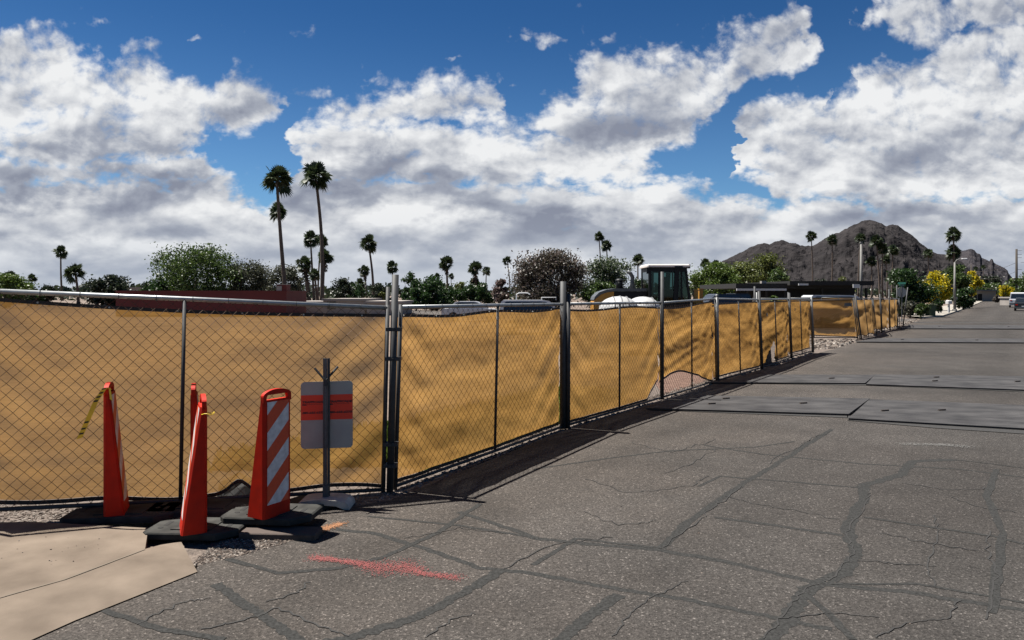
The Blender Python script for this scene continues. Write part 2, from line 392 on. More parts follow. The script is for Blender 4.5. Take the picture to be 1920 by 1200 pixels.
M['cardark'] = material('dark_car_paint', (.012, .014, .017), .25, var=.05)
M['carsilver'] = material('silver_car_paint', (.32, .33, .35), .3, .5, var=.03)
M['pole'] = material('concrete_pole', (.15, .145, .135), .8, var=.08)
M['woodpole'] = material('tarred_pole', (.035, .028, .022), .9)
M['bark'] = material('palm_bark', (.085, .062, .047), .95, var=.3, scale=3, stretch=(1, 1, 5), bump=.5, bscale=4, bdist=.05)
M['skirt'] = material('dead_palm_skirt', (.055, .038, .024), .95, var=.4, scale=4)
M['treebark'] = material('tree_bark', (.05, .038, .03), .95, var=.3, scale=3)
M['streetsign'] = material('sign_blade_green', (.01, .10, .07), .5)
M['bin'] = material('green_bin', (.035, .05, .015), .6)
def glass_mat(name, col, trans=.55):
    m = bpy.data.materials.new(name); m.use_nodes = True; N = m.node_tree.nodes; L = m.node_tree.links; N.clear()
    o = N.new('ShaderNodeOutputMaterial'); t = N.new('ShaderNodeBsdfTransparent'); g = N.new('ShaderNodeBsdfGlossy'); mx = N.new('ShaderNodeMixShader')
    t.inputs[0].default_value = (*col, 1); g.inputs['Roughness'].default_value = .03; g.inputs['Color'].default_value = (.35, .38, .38, 1); mx.inputs[0].default_value = 1-trans
    fr = N.new('ShaderNodeFresnel'); fr.inputs[0].default_value = 1.5
    ad = N.new('ShaderNodeMath'); ad.operation = 'ADD'; ad.use_clamp = True; ad.inputs[1].default_value = .04; L.new(fr.outputs[0], ad.inputs[0]); L.new(ad.outputs[0], mx.inputs[0])
    L.new(t.outputs[0], mx.inputs[1]); L.new(g.outputs[0], mx.inputs[2]); L.new(mx.outputs[0], o.inputs[0]); return m
M['cabglass'] = glass_mat('tinted_cab_glass', (.22, .34, .33))
M['carglass'] = material('car_window', (.01, .013, .016), .08, spec=.8)
M['frond'] = foliage('palm_frond', [(.014, .024, .010), (.03, .048, .018), (.055, .075, .03)], trans=.25)
M['leaf_green'] = foliage('leaf_green', [(.022, .042, .010), (.05, .085, .018), (.085, .125, .03)])
M['leaf_bright'] = foliage('leaf_bright_green', [(.04, .068, .012), (.075, .12, .02), (.12, .17, .035)])
M['leaf_deep'] = foliage('leaf_deep_green', [(.012, .028, .008), (.022, .052, .012), (.04, .08, .018)])
M['leaf_olive'] = foliage('leaf_olive_grey', [(.032, .036, .022), (.065, .07, .042), (.10, .105, .07)])
M['leaf_lime'] = foliage('leaf_yellow_green', [(.05, .065, .015), (.10, .12, .028), (.16, .18, .05)])
M['leaf_dark'] = foliage('leaf_dark_pine', [(.008, .014, .008), (.018, .028, .014), (.032, .045, .022)])
M['leaf_brown'] = foliage('leaf_purple_brown', [(.034, .026, .020), (.06, .055, .032), (.105, .085, .07), (.17, .13, .12)])
M['leaf_pink'] = foliage('leaf_pink_blossom', [(.06, .05, .035), (.13, .10, .08), (.26, .16, .16)])
M['leaf_white'] = foliage('oleander_white_bloom', [(.02, .04, .012), (.04, .065, .02), (.06, .09, .03), (.36, .38, .34)])
M['leaf_yellow'] = foliage('palo_verde_yellow', [(.16, .17, .012), (.42, .34, .008), (.66, .50, .01)])
M['shrub_grey'] = foliage('desert_shrub', [(.05, .055, .035), (.10, .10, .07), (.15, .15, .11)])
M['grass'] = foliage('weed_green', [(.06, .10, .015), (.13, .19, .03), (.22, .26, .06)])

def fabric_mat(name, a, b, thin=.13):
    m = bpy.data.materials.new(name); m.use_nodes = True; nt = m.node_tree; N = nt.nodes; L = nt.links; N.clear()
    out = N.new('ShaderNodeOutputMaterial'); tc = N.new('ShaderNodeTexCoord')
    mp = N.new('ShaderNodeMapping'); mp.inputs['Scale'].default_value = (.9, 1, 44); L.new(tc.outputs['Object'], mp.inputs[0])
    n1 = N.new('ShaderNodeTexNoise'); n1.inputs['Scale'].default_value = 1.6; n1.inputs['Detail'].default_value = 6; n1.inputs['Roughness'].default_value = .65; L.new(mp.outputs[0], n1.inputs['Vector'])
    mp2 = N.new('ShaderNodeMapping'); mp2.inputs['Scale'].default_value = (1, 1, 2.2); L.new(tc.outputs['Object'], mp2.inputs[0])
    n2 = N.new('ShaderNodeTexNoise'); n2.inputs['Scale'].default_value = 1.1; n2.inputs['Detail'].default_value = 4; L.new(mp2.outputs[0], n2.inputs['Vector'])
    ad = N.new('ShaderNodeMath'); ad.operation = 'ADD'; L.new(n1.outputs['Fac'], ad.inputs[0]); L.new(n2.outputs['Fac'], ad.inputs[1])
    mr = N.new('ShaderNodeMapRange'); mr.inputs[1].default_value = .72; mr.inputs[2].default_value = 1.3; L.new(ad.outputs[0], mr.inputs[0])
    mx = N.new('ShaderNodeMix'); mx.data_type = 'RGBA'; L.new(mr.outputs[0], mx.inputs[0]); mx.inputs[6].default_value = (*a, 1); mx.inputs[7].default_value = (*b, 1)
    d = N.new('ShaderNodeBsdfDiffuse'); t = N.new('ShaderNodeBsdfTranslucent'); L.new(mx.outputs[2], d.inputs[0]); L.new(mx.outputs[2], t.inputs[0])
    s1 = N.new('ShaderNodeMixShader'); s1.inputs[0].default_value = .68; L.new(d.outputs[0], s1.inputs[1]); L.new(t.outputs[0], s1.inputs[2])
    tr = N.new('ShaderNodeBsdfTransparent'); lw = N.new('ShaderNodeLayerWeight'); lw.inputs[0].default_value = .5
    f = N.new('ShaderNodeMapRange'); f.inputs[1].default_value = .0; f.inputs[2].default_value = .75; f.inputs[3].default_value = thin; f.inputs[4].default_value = 0.0
    L.new(lw.outputs['Facing'], f.inputs[0])
    s2 = N.new('ShaderNodeMixShader'); L.new(f.outputs[0], s2.inputs[0]); L.new(s1.outputs[0], s2.inputs[1]); L.new(tr.outputs[0], s2.inputs[2])
    L.new(s2.outputs[0], out.inputs[0]); return m
M['fabric'] = fabric_mat('tan_shade_cloth', (.228, .120, .034), (.338, .188, .058))
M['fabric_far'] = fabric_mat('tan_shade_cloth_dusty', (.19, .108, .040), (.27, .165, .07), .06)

# ---------------------------------------------------------------- ground, road, pavement
def sheet(name, pts, z, mat, kind='structure', thick=None, parent=None):
    mb = MB(); top = [(p[0], p[1], z) for p in pts]
    mb.poly(top)
    if thick:
        n = len(pts)
        for i in range(n):
            j = (i+1) % n; mb.quad((pts[i][0], pts[i][1], z-thick), (pts[j][0], pts[j][1], z-thick), (pts[j][0], pts[j][1], z), (pts[i][0], pts[i][1], z))
    o = mb.build(name, mat, parent)
    if kind: o['kind'] = kind
    return o
gm = MB(); gm.quad((-6000, -400, -.03), (6000, -400, -.03), (6000, 7000, -.03), (-6000, 7000, -.03))
gm.build('ground', M['dirt'])['kind'] = 'structure'
RD = Vector((.572, .820)).normalized(); RN = Vector((RD.y, -RD.x))
def xy(p): return Vector((p[0], p[1]))
left_edge = [xy(at(60, 1195)), xy(at(365, 1072)), xy(at(400, 1010)), xy(at(520, 975)), xy(at(730, 938)), xy(at(1060, 806)), xy(at(1241, 752)), xy(at(1345, 718)), xy(at(1500, 672)), xy(at(1560, 655)), xy(at(1600, 643)), xy(at(1660, 626)), xy(at(1700, 607)), xy(at(1724, 599)), xy(at(1768, 590)), xy(at(1840, 566))]
far_l = xy(at(1840, 566))+RD*80
first = left_edge[0]-RD*14
right = [far_l+RN*10, xy(at(1840, 566))+RN*10, xy(at(1700, 600))+RN*11, first+RN*18]
road_pts = [first]+left_edge+[far_l]+right
sheet('road', road_pts, 0.0, M['asphalt'])
# side street beyond the last fence panel
a0, a1 = xy(at(1694, 598)), xy(at(1712, 594))
sheet('side_street', [xy(at(1703, 603.5)), xy(at(1722, 598)), xy(at(1722, 598))+Vector((-60, 42)), xy(at(1703, 603.5))+Vector((-62, 30))], .002, M['side_asphalt'])
# pavement and kerb beyond the side street
kb = [xy(at(1724, 597)), xy(at(1768, 594)), xy(at(1800, 583)), xy(at(1829, 572)), xy(at(1842, 565.5)), xy(at(1842, 565.5))+RD*60]
kl = [xy(at(1692, 594)), xy(at(1736, 587)), xy(at(1762, 577)), xy(at(1798, 569.5)), xy(at(1822, 563.2)), xy(at(1822, 563.2))+RD*60]
for nm, A, B, z, mt in (('far_pavement', kb, kl, .13, M['kerb']),):
    mb = MB()
    for i in range(min(len(A), len(B))-1):
        mb.quad((*A[i], z), (*A[i+1], z), (*B[i+1], z), (*B[i], z)); mb.quad((*A[i], -.01), (*A[i+1], -.01), (*A[i+1], z), (*A[i], z))
    mb.build(nm, mt)['kind'] = 'structure'
# driveway apron and pavement slab at the near left
slab = [xy(at(x, y, .055)) for x, y in ((-500, 1320), (-60, 1136), (120, 1086), (272, 1029), (278, 990), (60, 978), (-300, 985), (-900, 1100))]
sheet('pavement_slab', slab, .055, M['concrete'], thick=.09)
apron = [xy(at(-420, 1420)), xy(at(60, 1198)), xy(at(210, 1136)), xy(at(368, 1072)), xy(at(352, 1050)), xy(at(332, 1020)), xy(at(274, 1012)), xy(at(272, 1029)), xy(at(120, 1086)), xy(at(-60, 1136)), xy(at(-500, 1321))]
# rounded apron: from slab height down to the gutter
mb = MB(); inner = [xy(at(*p, .055)) for p in ((-500, 1320), (-60, 1136), (30, 1111), (120, 1086), (200, 1056), (272, 1029), (300, 1012))]
outer = [xy(at(*p)) for p in ((-420, 1440), (60, 1202), (140, 1166), (210, 1138), (290, 1106), (370, 1074), (340, 1018))]
for i in range(len(inner)-1):
    K = 6
    for k in range(K):
        def pt(j, t): 
            q = inner[j].lerp(outer[j], t); return (q.x, q.y, .046*(1-t**2.2)*(0.15 if j == len(inner)-1 else 1.0)+.008)
        mb.quad(pt(i, k/K), pt(i, (k+1)/K), pt(i+1, (k+1)/K), pt(i+1, k/K))
mb.build('driveway_apron', M['concrete'], smooth=True)['kind'] = 'structure'
mb = MB()
jl = [at(-200, 1205, .06), at(-60, 1136, .06), at(120, 1086, .06), at(272, 1029, .06)]
# gravel strip under the fence
def ribbon(name, mat, pts, w, z=.004, jit=0.0, kind='structure', sub=6, seed=0, wn=None):
    rnd = random.Random(seed); P = [Vector((p[0], p[1])) for p in pts]; Q = []
    for i in range(len(P)-1):
        for k in range(sub): Q.append((P[i].lerp(P[i+1], k/sub), i+k/sub))
    Q.append((P[-1], len(P)-1)); out = []
    for i, (q, t) in enumerate(Q):
        a = Q[max(i-1, 0)][0]; b = Q[min(i+1, len(Q)-1)][0]; d = (b-a)
        if d.length < 1e-6: d = Vector((1, 0))
        d.normalize(); n = Vector((-d.y, d.x)); ww = w if not callable(w) else w(t)
        s1 = ww/2*(1+jit*1.3*noise.noise(Vector((q.x*3.1, q.y*3.1, seed)))+jit*.35*rnd.uniform(-1, 1)); s2 = ww/2*(1+jit*1.3*noise.noise(Vector((q.x*3.1, q.y*3.1, seed+50)))+jit*.35*rnd.uniform(-1, 1))
        c = q+n*rnd.uniform(-jit, jit)*ww*.5 if 0 < i < len(Q)-1 else q
        out.append((c-n*s1, c+n*s2))
    return out
def add_ribbon(mb, rb, z):
    n = len(mb.v)
    for a, b in rb: mb.v += [(a.x, a.y, z), (b.x, b.y, z)]
    for i in range(len(rb)-1): mb.f.append((n+2*i, n+2*i+2, n+2*i+3, n+2*i+1))
rb = MB(); add_ribbon(rb, ribbon('', None, [(p.x, p.y) for p in jl], .012, jit=.3), .0585); rb.build('pavement_joint', M['joint'])['kind'] = 'structure'
gs = [at(-500, 985), at(-60, 978), at(120, 985), at(300, 1015), at(350, 1050), at(380, 1066), at(440, 1036), at(520, 1005), at(640, 968), at(735, 938), at(930, 852), at(1060, 806), at(1241, 752), at(1345, 718), at(1432, 692), at(1523, 664), at(1600, 644),
      at(1650, 628), at(1702, 611)]
gb_ = [(-9.5, 7.2), (-5, 7.5), (-3.2, 8.2), (-1.4, 8.6), (0.5, 12), (2.2, 16), (5, 22), (8.5, 30), (14, 40), (22, 48)]
sheet('gravel_verge', [xy(p) for p in gs]+[Vector(p) for p in reversed(gb_)], -.018, M['gravel'])

M['soil'] = material('pinkish_soil', (.07, .036, .024), .95, col2=(.125, .072, .05), scale=6, detail=10, bump=.8, bscale=20, bdist=.03)
sheet('bare_soil', [xy(at(1243, 738)), xy(at(1338, 709)), xy(at(1345, 690))+Vector((.5, .6)), xy(at(1236, 690)), xy(at(1225, 715))], -.010, M['soil'])
# sealed cracks, open cracks and paint on the near road (traced on the ground)
SEAL = [([(860,960),(1010,1010),(1100,1020),(1230,1030),(1370,1055),(1500,1085),(1540,1095),(1700,1110),(1920,1145)],.10),
 ([(560,985),(700,1000),(800,1030),(900,1065),(1000,1075),(1130,1100),(1290,1125),(1460,1160),(1560,1180)],.09),
 ([(1240,1028),(1290,980),(1360,930),(1395,905),(1440,880),(1480,855),(1510,835),(1560,805)],.11),
 ([(1430,1215),(1480,1160),(1520,1100),(1580,1075),(1605,1040),(1590,990),(1620,930),(1620,910),(1690,890),(1710,865),(1790,862)],.16),
 ([(1150,735),(1300,755)],.03),([(1320,835),(1430,852),(1620,870),(1800,880),(1920,895)],.07),
 ([(1340,970),(1450,985),(1580,1004)],.08),([(1310,912),(1350,893),(1620,915)],.06),
 ([(1000,880),(1150,858),(1260,845),(1340,842),(1420,838),(1490,828)],.06),
 ([(690,968),(860,985),(1010,1010)],.06),([(1160,1115),(1100,1160),(1050,1200),(1000,1240)],.14),
 ([(940,1068),(880,1105),(820,1140),(760,1165),(640,1200),(560,1215)],.14),([(1240,1028),(1080,1010),(1000,1060)],.07),
 ([(405,1095),(440,1120),(500,1160),(560,1200),(590,1230)],.12),([(400,1010+30),(520,1075),(640,1065),(720,1045),(820,1000),(900,945)],.08),
 ([(1540,1095),(1720,1095),(1920,1130)],.05),([(1620,970),(1720,985),(1860,1005),(1920,1020)],.07),([(1790,862),(1860,870),(1920,878)],.05),
 ([(1860,1150),(1880,1000),(1850,930),(1870,880)],.10),([(1500,1100),(1600,1200)],.08),([(180,1140),(300,1180),(420,1200)],.08)]
mb = MB()
for k, (pl, w) in enumerate(SEAL):
    pts = [at(*p) for p in pl]; add_ribbon(mb, ribbon('', None, [(p.x, p.y) for p in pts], w*.62, jit=.3, sub=14, seed=k), .0010+k*.00010)
mb.build('crack_sealant', M['seal'])['kind'] = 'structure'
CR = [[(1150,1215-20),(1180,1150),(1240,1110),(1300,1085)],[(1100,900),(1180,925),(1300,910),(1330,890)],[(1360,930),(1420,945),(1500,960),(1580,975)],[(1440,870),(1490,840),(1530,820),(1560,805)],
 [(1430,1200),(1480,1140),(1510,1105),(1560,1085),(1600,1040),(1585,1000),(1630,940),(1625,915)],[(1750,1100),(1740,1060),(1760,1000),(1750,960)],[(1850,1160),(1870,1080),(1850,1030),(1855,990)],
 [(1610,1050),(1700,1060),(1760,1062)],[(1650,1000),(1750,1020),(1850,1035)],[(500,1130),(560,1110),(580,1090)],[(380,1180),(470,1160),(520,1140),(600,1175),(660,1195)],[(1340,842),(1300,870),(1240,890)],
 [(800,1195),(850,1160),(900,1150)],[(1180,830),(1260,850),(1300,835),(1350,825)],[(1900,960),(1830,950),(1780,930)],[(940,1068),(1040,1020),(1160,1005)],[(1640,1195),(1700,1170),(1780,1160),(1800,1120)],
 [(1460,1160),(1560,1150),(1660,1160)],[(260,1170),(340,1130),(400,1120)],[(760,1010),(860,990),(960,1000)],[(1090,960),(1160,985),(1240,975)],[(1240,1028),(1300,985),(1340,950),(1400,905)],[(1690,905),(1780,920),(1860,915)]]
mb = MB()
for k, pl in enumerate(CR):
    rnd = random.Random(k+90); Q = []
    for a, b in zip(pl, pl[1:]):
        for t in range(8):
            q = (a[0]+(b[0]-a[0])*t/8+rnd.uniform(-5, 5), a[1]+(b[1]-a[1])*t/8+rnd.uniform(-2.2, 2.2)); p = at(*q); Q.append((p.x, p.y))
    add_ribbon(mb, ribbon('', None, Q, .010, jit=.6, sub=2, seed=k), .0042+k*.00006)
mb.build('open_cracks', M['crack'])['kind'] = 'structure'
def spray(name, mat, path, w, n, size, seed, z=.0055):
    rnd = random.Random(seed); mb = MB()
    pts = [at(*p) for p in path]
    for i in range(n):
        t = rnd.random()*(len(pts)-1); k = int(t); q = pts[k].lerp(pts[k+1], t-k)
        ww = w[k]+(w[k+1]-w[k])*(t-k)
        c = q+Vector((rnd.gauss(0, ww), rnd.gauss(0, ww), 0)); s_ = rnd.uniform(.35, 1)*size; a = rnd.random()*3.1
        mb.poly([(c.x+s_*math.cos(a+th)*rnd.uniform(.6, 1), c.y+s_*math.sin(a+th)*rnd.uniform(.6, 1), z+i*1e-7) for th in (0, 1.2, 2.5, 3.7, 5)])
    return mb.build(name, mat)
tag(spray('paint_mark', M['paint_red'], [(585,1046),(620,1050),(680,1058),(720,1068),(760,1062),(790,1076),(860,1084)], [.035,.02,.03,.075,.07,.02,.03], 3600, .0062, 3), 'pinkish red spray paint arrow marked on the road asphalt', 'paint mark', 'utility paint marks')
tag(spray('paint_mark', M['paint_orange'], [(590,1000),(615,990),(640,982)], [.03,.03,.025], 900, .008, 5), 'small orange spray paint patch beside the sign base', 'paint mark', 'utility paint marks')
sc_ = spray('road_scuffs', M['paint_white'], [(1690,833),(1760,834),(1820,838)], [.05,.04,.06], 700, .012, 8); sc_['kind'] = 'structure'

# loose stones
def stones(name, regions, mat, seed, label=None):
    rnd = random.Random(seed); mb = MB()
    for (poly, n, smin, smax, z0) in regions:
        for i in range(n):
            a, b, c, d = poly; u, v = rnd.random(), rnd.random()
            p = a.lerp(b, u).lerp(d.lerp(c, u), v); s_ = smin+(smax-smin)*rnd.random()**2.2
            k0 = len(mb.v); sx_, sy_, sz_ = s_*rnd.uniform(.7, 1.2), s_*rnd.uniform(.6, 1), s_*rnd.uniform(.4, .8); rot = rnd.random()*6.28
            for (x, y, zv) in ((1, 0, 0), (.4, .9, .1), (-.6, .8, 0), (-1, 0, .1), (-.5, -.8, 0), (.5, -.9, .1)):
                x *= rnd.uniform(.75, 1.15); y *= rnd.uniform(.75, 1.15)
                mb.v.append((p.x+(x*math.cos(rot)-y*math.sin(rot))*sx_, p.y+(x*math.sin(rot)+y*math.cos(rot))*sy_, z0+zv*sz_))
            for k in range(6):
                q = mb.v[k0+k]; mb.v.append((p.x+(q[0]-p.x)*.6, p.y+(q[1]-p.y)*.6, z0+sz_*rnd.uniform(.7, 1)))
            for k in range(6):
                j = (k+1) % 6; mb.f.append((k0+k, k0+j, k0+6+j, k0+6+k))
            mb.f.append(tuple(k0+6+k for k in range(6)))
    o = mb.build(name, mat); tag(o, label, 'gravel', None, 'stuff'); return o
gravel_leaf = foliage('gravel_stones', [(.035, .027, .022), (.075, .058, .047), (.125, .10, .083), (.24, .21, .18)], trans=0.0, leafy=False)
V2 = lambda p: Vector((p[0], p[1], 0))
stones('gravel', [([at(-40,982), at(190,975), at(300,940), at(-40,945)], 2200, .006, .022, -.02),
   ([at(345,1066), at(440,1045), at(560,1012), at(420,1010)], 1500, .004, .016, 0.0),
   ([at(560,965), at(735,932), at(735,905), at(560,930)], 700, .006, .022, -.02),
   ([at(735,930), at(1060,805), at(1045,795), at(735,905)], 1300, .008, .03, -.02),
   ([at(1060,803), at(1345,716), at(1335,706), at(1045,795)], 1300, .010, .04, -.02),
   ([at(1245,745), at(1345,712), at(1343,708), at(1245,740)], 160, .010, .03, -.01), ([at(-200,1090), at(120,1075), at(270,1020), at(0,1010)], 34, .003, .009, .056),
   ([at(1345,716), at(1523,663), at(1515,655), at(1345,706)], 700, .015, .06, -.02),
   ([at(600,1080), at(1900,1190), at(1700,800), at(900,900)], 160, .003, .010, 0.0)], gravel_leaf, 11, 'loose tan and pale gravel strewn along the foot of the fence')
stones('river_rock', [([at(1524,655), at(1570,652), at(1608,637), at(1524,638)], 700, .04, .15, -.02), ([at(1600,640), at(1695,609), at(1690,606), at(1600,632)], 260, .03, .12, -.02),
   ([at(1690,611), at(1722,604), at(1712,600), at(1690,604)], 120, .05, .16, -.02)], gravel_leaf, 12, 'pale pink and white river rocks heaped at the corner between the fence runs')
# dug up sandy soil behind the torn screen
# weeds behind the screens
def weeds(name, regions, mat, label, seed, hmin=.08, hmax=.3):
    rnd = random.Random(seed); mb = MB()
    for (poly, n) in regions:
        for i in range(n):
            a, b, c, d = [Vector((q[0], q[1], 0)) for q in poly]; u, v = rnd.random(), rnd.random(); p = a.lerp(b, u).lerp(d.lerp(c, u), v)
            h = rnd.uniform(hmin, hmax); th = rnd.random()*6.28; w = .012+h*.06; l = rnd.uniform(-.4, .4)*h; l2 = rnd.uniform(-.4, .4)*h
            dx, dy = math.cos(th)*w, math.sin(th)*w
            mb.quad((p.x-dx, p.y-dy, -.02), (p.x+dx, p.y+dy, -.02), (p.x+l+dx*.3, p.y+l2+dy*.3, h), (p.x+l-dx*.3, p.y+l2-dy*.3, h))
    return tag(mb.build(name, mat), label, 'weeds', None, 'stuff')
weeds('weeds', [([(-3.4, 8.0), (-1.5, 8.2), (.3, 10.9), (-1.8, 9.9)], 7000), ([(-1.0, 7.9), (2.1, 13.2), (.9, 14.2), (-2.2, 9.3)], 9000)], M['grass'], 'green weeds growing behind the near fence screens', 4, .05, .24)

# ---------------------------------------------------------------- fences
def fence_panel(P0, P1, zb, zt, label, group, lean=(0, 0), near=True, top_gap=None, bot=None, amp=.05, seed=0, skew=.5, hole=None, wires=True, fab='fabric', period=.102, fx0=0.0, fx1=1.0, tags=None, mids=(.5,), cat='fence'):
    P0 = Vector((P0[0], P0[1])); P1 = Vector((P1[0], P1[1])); D_ = P1-P0; Ln = D_.length; th = math.atan2(D_.y, D_.x)
    root = thing('chain_link_fence', label, cat, (P0.x, P0.y, 0), th, group)
    ca, sa = math.cos(th), math.sin(th)
    def W(x, y, z):
        l = lean[0]+(lean[1]-lean[0])*x/Ln
        return (x+l*ca*z, y-l*sa*z, z)
    ZB = lambda x: zb[0]+(zb[1]-zb[0])*x/Ln
    ZT = lambda x: zt[0]+(zt[1]-zt[0])*x/Ln
    r = .021
    nn = 8 if near else 5
    MB().tube([W(0, 0, ZT(0)), W(Ln/2, 0, ZT(Ln/2)+.004), W(Ln, 0, ZT(Ln))], r, nn).build('top_rail', M['rail_top'] if near else M['galv'], root, True)
    MB().tube([W(0, 0, ZB(0)), W(Ln/2, 0, ZB(Ln/2)-.004), W(Ln, 0, ZB(Ln))], r*.9, nn).build('bottom_rail', M['galv_dark'], root, True)
    for x in (0.0, Ln): MB().tube([W(x, 0, max(0, ZB(x)-.05)), W(x, 0, ZT(x)+.03)], r, nn).build('end_post', M['galv_dark'], root, True)
    for mfrac in mids:
        x = Ln*mfrac; MB().tube([W(x, -.003, ZB(x)), W(x, -.003, ZT(x))], r*.8, nn).build('stile', M['galv_dark'], root, True)
    if wires:
        rnd = random.Random(seed); mb = MB(); h = period/2; nx = int(Ln/h); z0 = min(zb)
        hm = max(zt)-z0; nz = int(hm/h)+1; node = {}
        for i in range(nx+1):
            for j in range(nz+1):
                if (i+j) % 2: continue
                x = min(Ln, i*h); z = z0+j*h; z = min(max(z, ZB(x)), ZT(x))
                q = Vector((x*1.3, z*1.3, seed*3.1))
                wx = noise.noise(q)*.02+rnd.uniform(-.003, .003); wz = noise.noise(q+Vector((9, 4, 2)))*.012+rnd.uniform(-.003, .003)
                if i in (0, nx) or j in (0, nz): wx = wz = 0
                node[i, j] = Vector(W(x+wx, -.006 if near else 0, z+wz))
        wr = .0019
        def seg(a, b):
            n = len(mb.v); d = (b-a).normalized(); u = Vector((0, 1, 0)); s_ = d.cross(u).normalized()
            for p in (a, b):
                mb.v += [tuple(p+s_*wr), tuple(p-s_*wr), tuple(p-u*wr*1.4)]
            mb.f += [(n, n+3, n+5, n+2), (n+2, n+5, n+4, n+1), (n+1, n+4, n+3, n)]
        for (i, j), p in node.items():
            for di in (1, -1):
                q = node.get((i+di, j+1))
                if q is not None and (q-p).length > .01: seg(p, q)
        mb.build('chain_link', M['wire'], root)
    # fabric
    tg = top_gap or (lambda s: .075); bt = bot or (lambda s: .055)
    nxs = max(12, int(Ln/(.045 if near else .09))); nzs = 44 if near else 18
    def fpt(s, t):
        x = Ln*(fx0+(fx1-fx0)*s)
        za = ZB(x)+bt(s); zc = ZT(x)-tg(s); z = za+(zc-za)*t
        q = Vector((x*.42+z*skew*.9, z*2.1-x*.10, seed*7.7)); a = noise.noise(q)
        b = noise.noise(Vector((x*1.1+z*skew*3.4, z*4.4, seed+3.3))); c = noise.noise(Vector((x*6.5, z*11+x*2, seed*1.3)))
        ed = min(1, min(s, 1-s)*7); rg = 1-abs(noise.noise(Vector((x*.8+z*skew*3.0, z*3.3-x*.2, seed*2.9)))) *4; d = amp*(.95*a*ed+.35*b+.16*c+.13*max(0, rg))
        tn = math.exp(-((s-.06)/.14)**2)+math.exp(-((s-.94)/.14)**2)
        d += tn*.012*math.sin((z*9+x*7*(1 if s < .5 else -1))*1.6+seed)
        return W(x, max(.014, .04+d+amp*.5), z)
    mb = MB()
    for i in range(nxs+1):
        for j in range(nzs+1): mb.v.append(fpt(i/nxs, j/nzs))
    for i in range(nxs):
        for j in range(nzs):
            if hole and hole((i+.5)/nxs, (j+.5)/nzs): continue
            a = i*(nzs+1)+j; mb.f.append((a, a+nzs+1, a+nzs+2, a+1))
    mb.build('privacy_screen', M[fab], root, True)
    for t0, hgt in ((1.0, .032), (0.0, .036)):
        hb = MB()
        n = len(hb.v)
        for i in range(nxs+1):
            p = fpt(i/nxs, t0); zo = 0 if t0 else -.02
            hb.v += [(p[0], p[1]-.006, p[2]+zo-hgt/2), (p[0], p[1]-.006, p[2]+zo+hgt/2)]
        for i in range(nxs):
            if hole and not t0 and hole((i+.5)/nxs, .01): continue
            a = n+2*i; hb.f.append((a, a+2, a+3, a+1))
        hb.build('screen_hem', M['hem'], root)
    if near and wires and P0.y < 10.6 and P0.x < 1:
        for i in range(int(Ln/.55)+1):
            x = min(Ln-.04, .12+i*.55); p = fpt((x/Ln-fx0)/(fx1-fx0), 1.0)
            MB().disc((p[0], p[1]-.014, p[2]), .008, (0, 1, 0), .004, 10).build('grommet', M['rail_top'], root)
        for i in range(int(Ln/.3)+1):
            x = min(Ln-.03, .1+i*.3); c = W(x, 0, ZT(x)); MB().tube([Vector(c)+Vector((0, .026*math.cos(a), .026*math.sin(a))) for a in [k*.7 for k in range(10)]], .0022, 4).build('wire_tie', M['galv_dark'], root)
    return root

Aend = Vector((-1.27, 7.10)); Adir = Vector((-3.05, -1.0)).normalized(); A0 = Aend+Adir*3.66
PG = 'screened chain link fence panels along the road'
fence_panel(A0, Aend, (.140, .020), (1.990, 1.812), 'nearest chain link panel with tan screen, behind the orange barricades and the sign', PG, (.018, .024), top_gap=lambda s: .055+.045*math.sin(s*3.1)+.02*s, amp=.035, seed=2, skew=.05,
            bot=lambda s: .045+.018*math.sin(s*9)+.012*math.sin(s*23)+.11*math.exp(-((s-.635)/.028)**2))
B = [at(741, 918), at(1056, 803), at(1241, 748), at(1343, 716), at(1427, 692), at(1483, 672), at(1523, 661)]
fence_panel(B[0], B[1]-(B[1]-B[0]).normalized()*.01, (.035, .03), (1.815, 1.80), 'tan screened fence panel between the clamped triple post and the thick double post', PG, (.03, .012), amp=.048, seed=5, skew=.55, top_gap=lambda s: .085-.03*s+.03*math.sin(s*6)**2, bot=lambda s: .04+.02*s)
fence_panel(B[1]+(B[2]-B[1]).normalized()*.09, B[2]-(B[2]-B[1]).normalized()*.04, (.03, .03), (1.80, 1.785), 'tan screened fence panel right of the thick double post, its lower corner curling up', PG, (.008, 0), amp=.036, seed=9, skew=.3, bot=lambda s: .04+max(0, (s-.86))*2.2,
            top_gap=lambda s: .085+.02*math.sin(s*7))
fence_panel(B[2]+(B[3]-B[2]).normalized()*.05, B[3], (.03, .03), (1.785, 1.84), 'screened fence panel whose torn cloth hangs above the pink gravel', PG, (0, -.012), amp=.08, seed=14, skew=-1.1, fx1=1.0, bot=lambda s: .24+.07*math.sin(s*5)-.16*max(0, s-.7)/.3+.10*math.exp(-((s-.3)/.25)**2), top_gap=lambda s: .10+.03*math.sin(s*5))
fence_panel(B[3], B[4], (.03, .03), (1.84, 1.80), 'screened fence panel starting at the folded gap beside the short capped post', PG, (-.015, -.04), amp=.07, seed=21, skew=.4, fx0=.0, top_gap=lambda s: .13-.07*s if s > .15 else .16, bot=lambda s: .06)
fence_panel(B[4], B[5], (.03, .03), (1.80, 1.79), 'screened fence panel with a dark torn hole at its foot', PG, (-.04, -.04), amp=.085, seed=27, skew=-1.3, hole=lambda s, t: t < .33 and abs(s-.42-t*.35) < .13*(1-(t/.33)**2), top_gap=lambda s: .07)
fence_panel(B[5], B[6], (.05, .05), (1.79, 1.77), 'screened fence panel at the corner, its foot clear of the ground', PG, (-.04, -.03), amp=.065, seed=33, skew=.2, bot=lambda s: .12, top_gap=lambda s: .06)
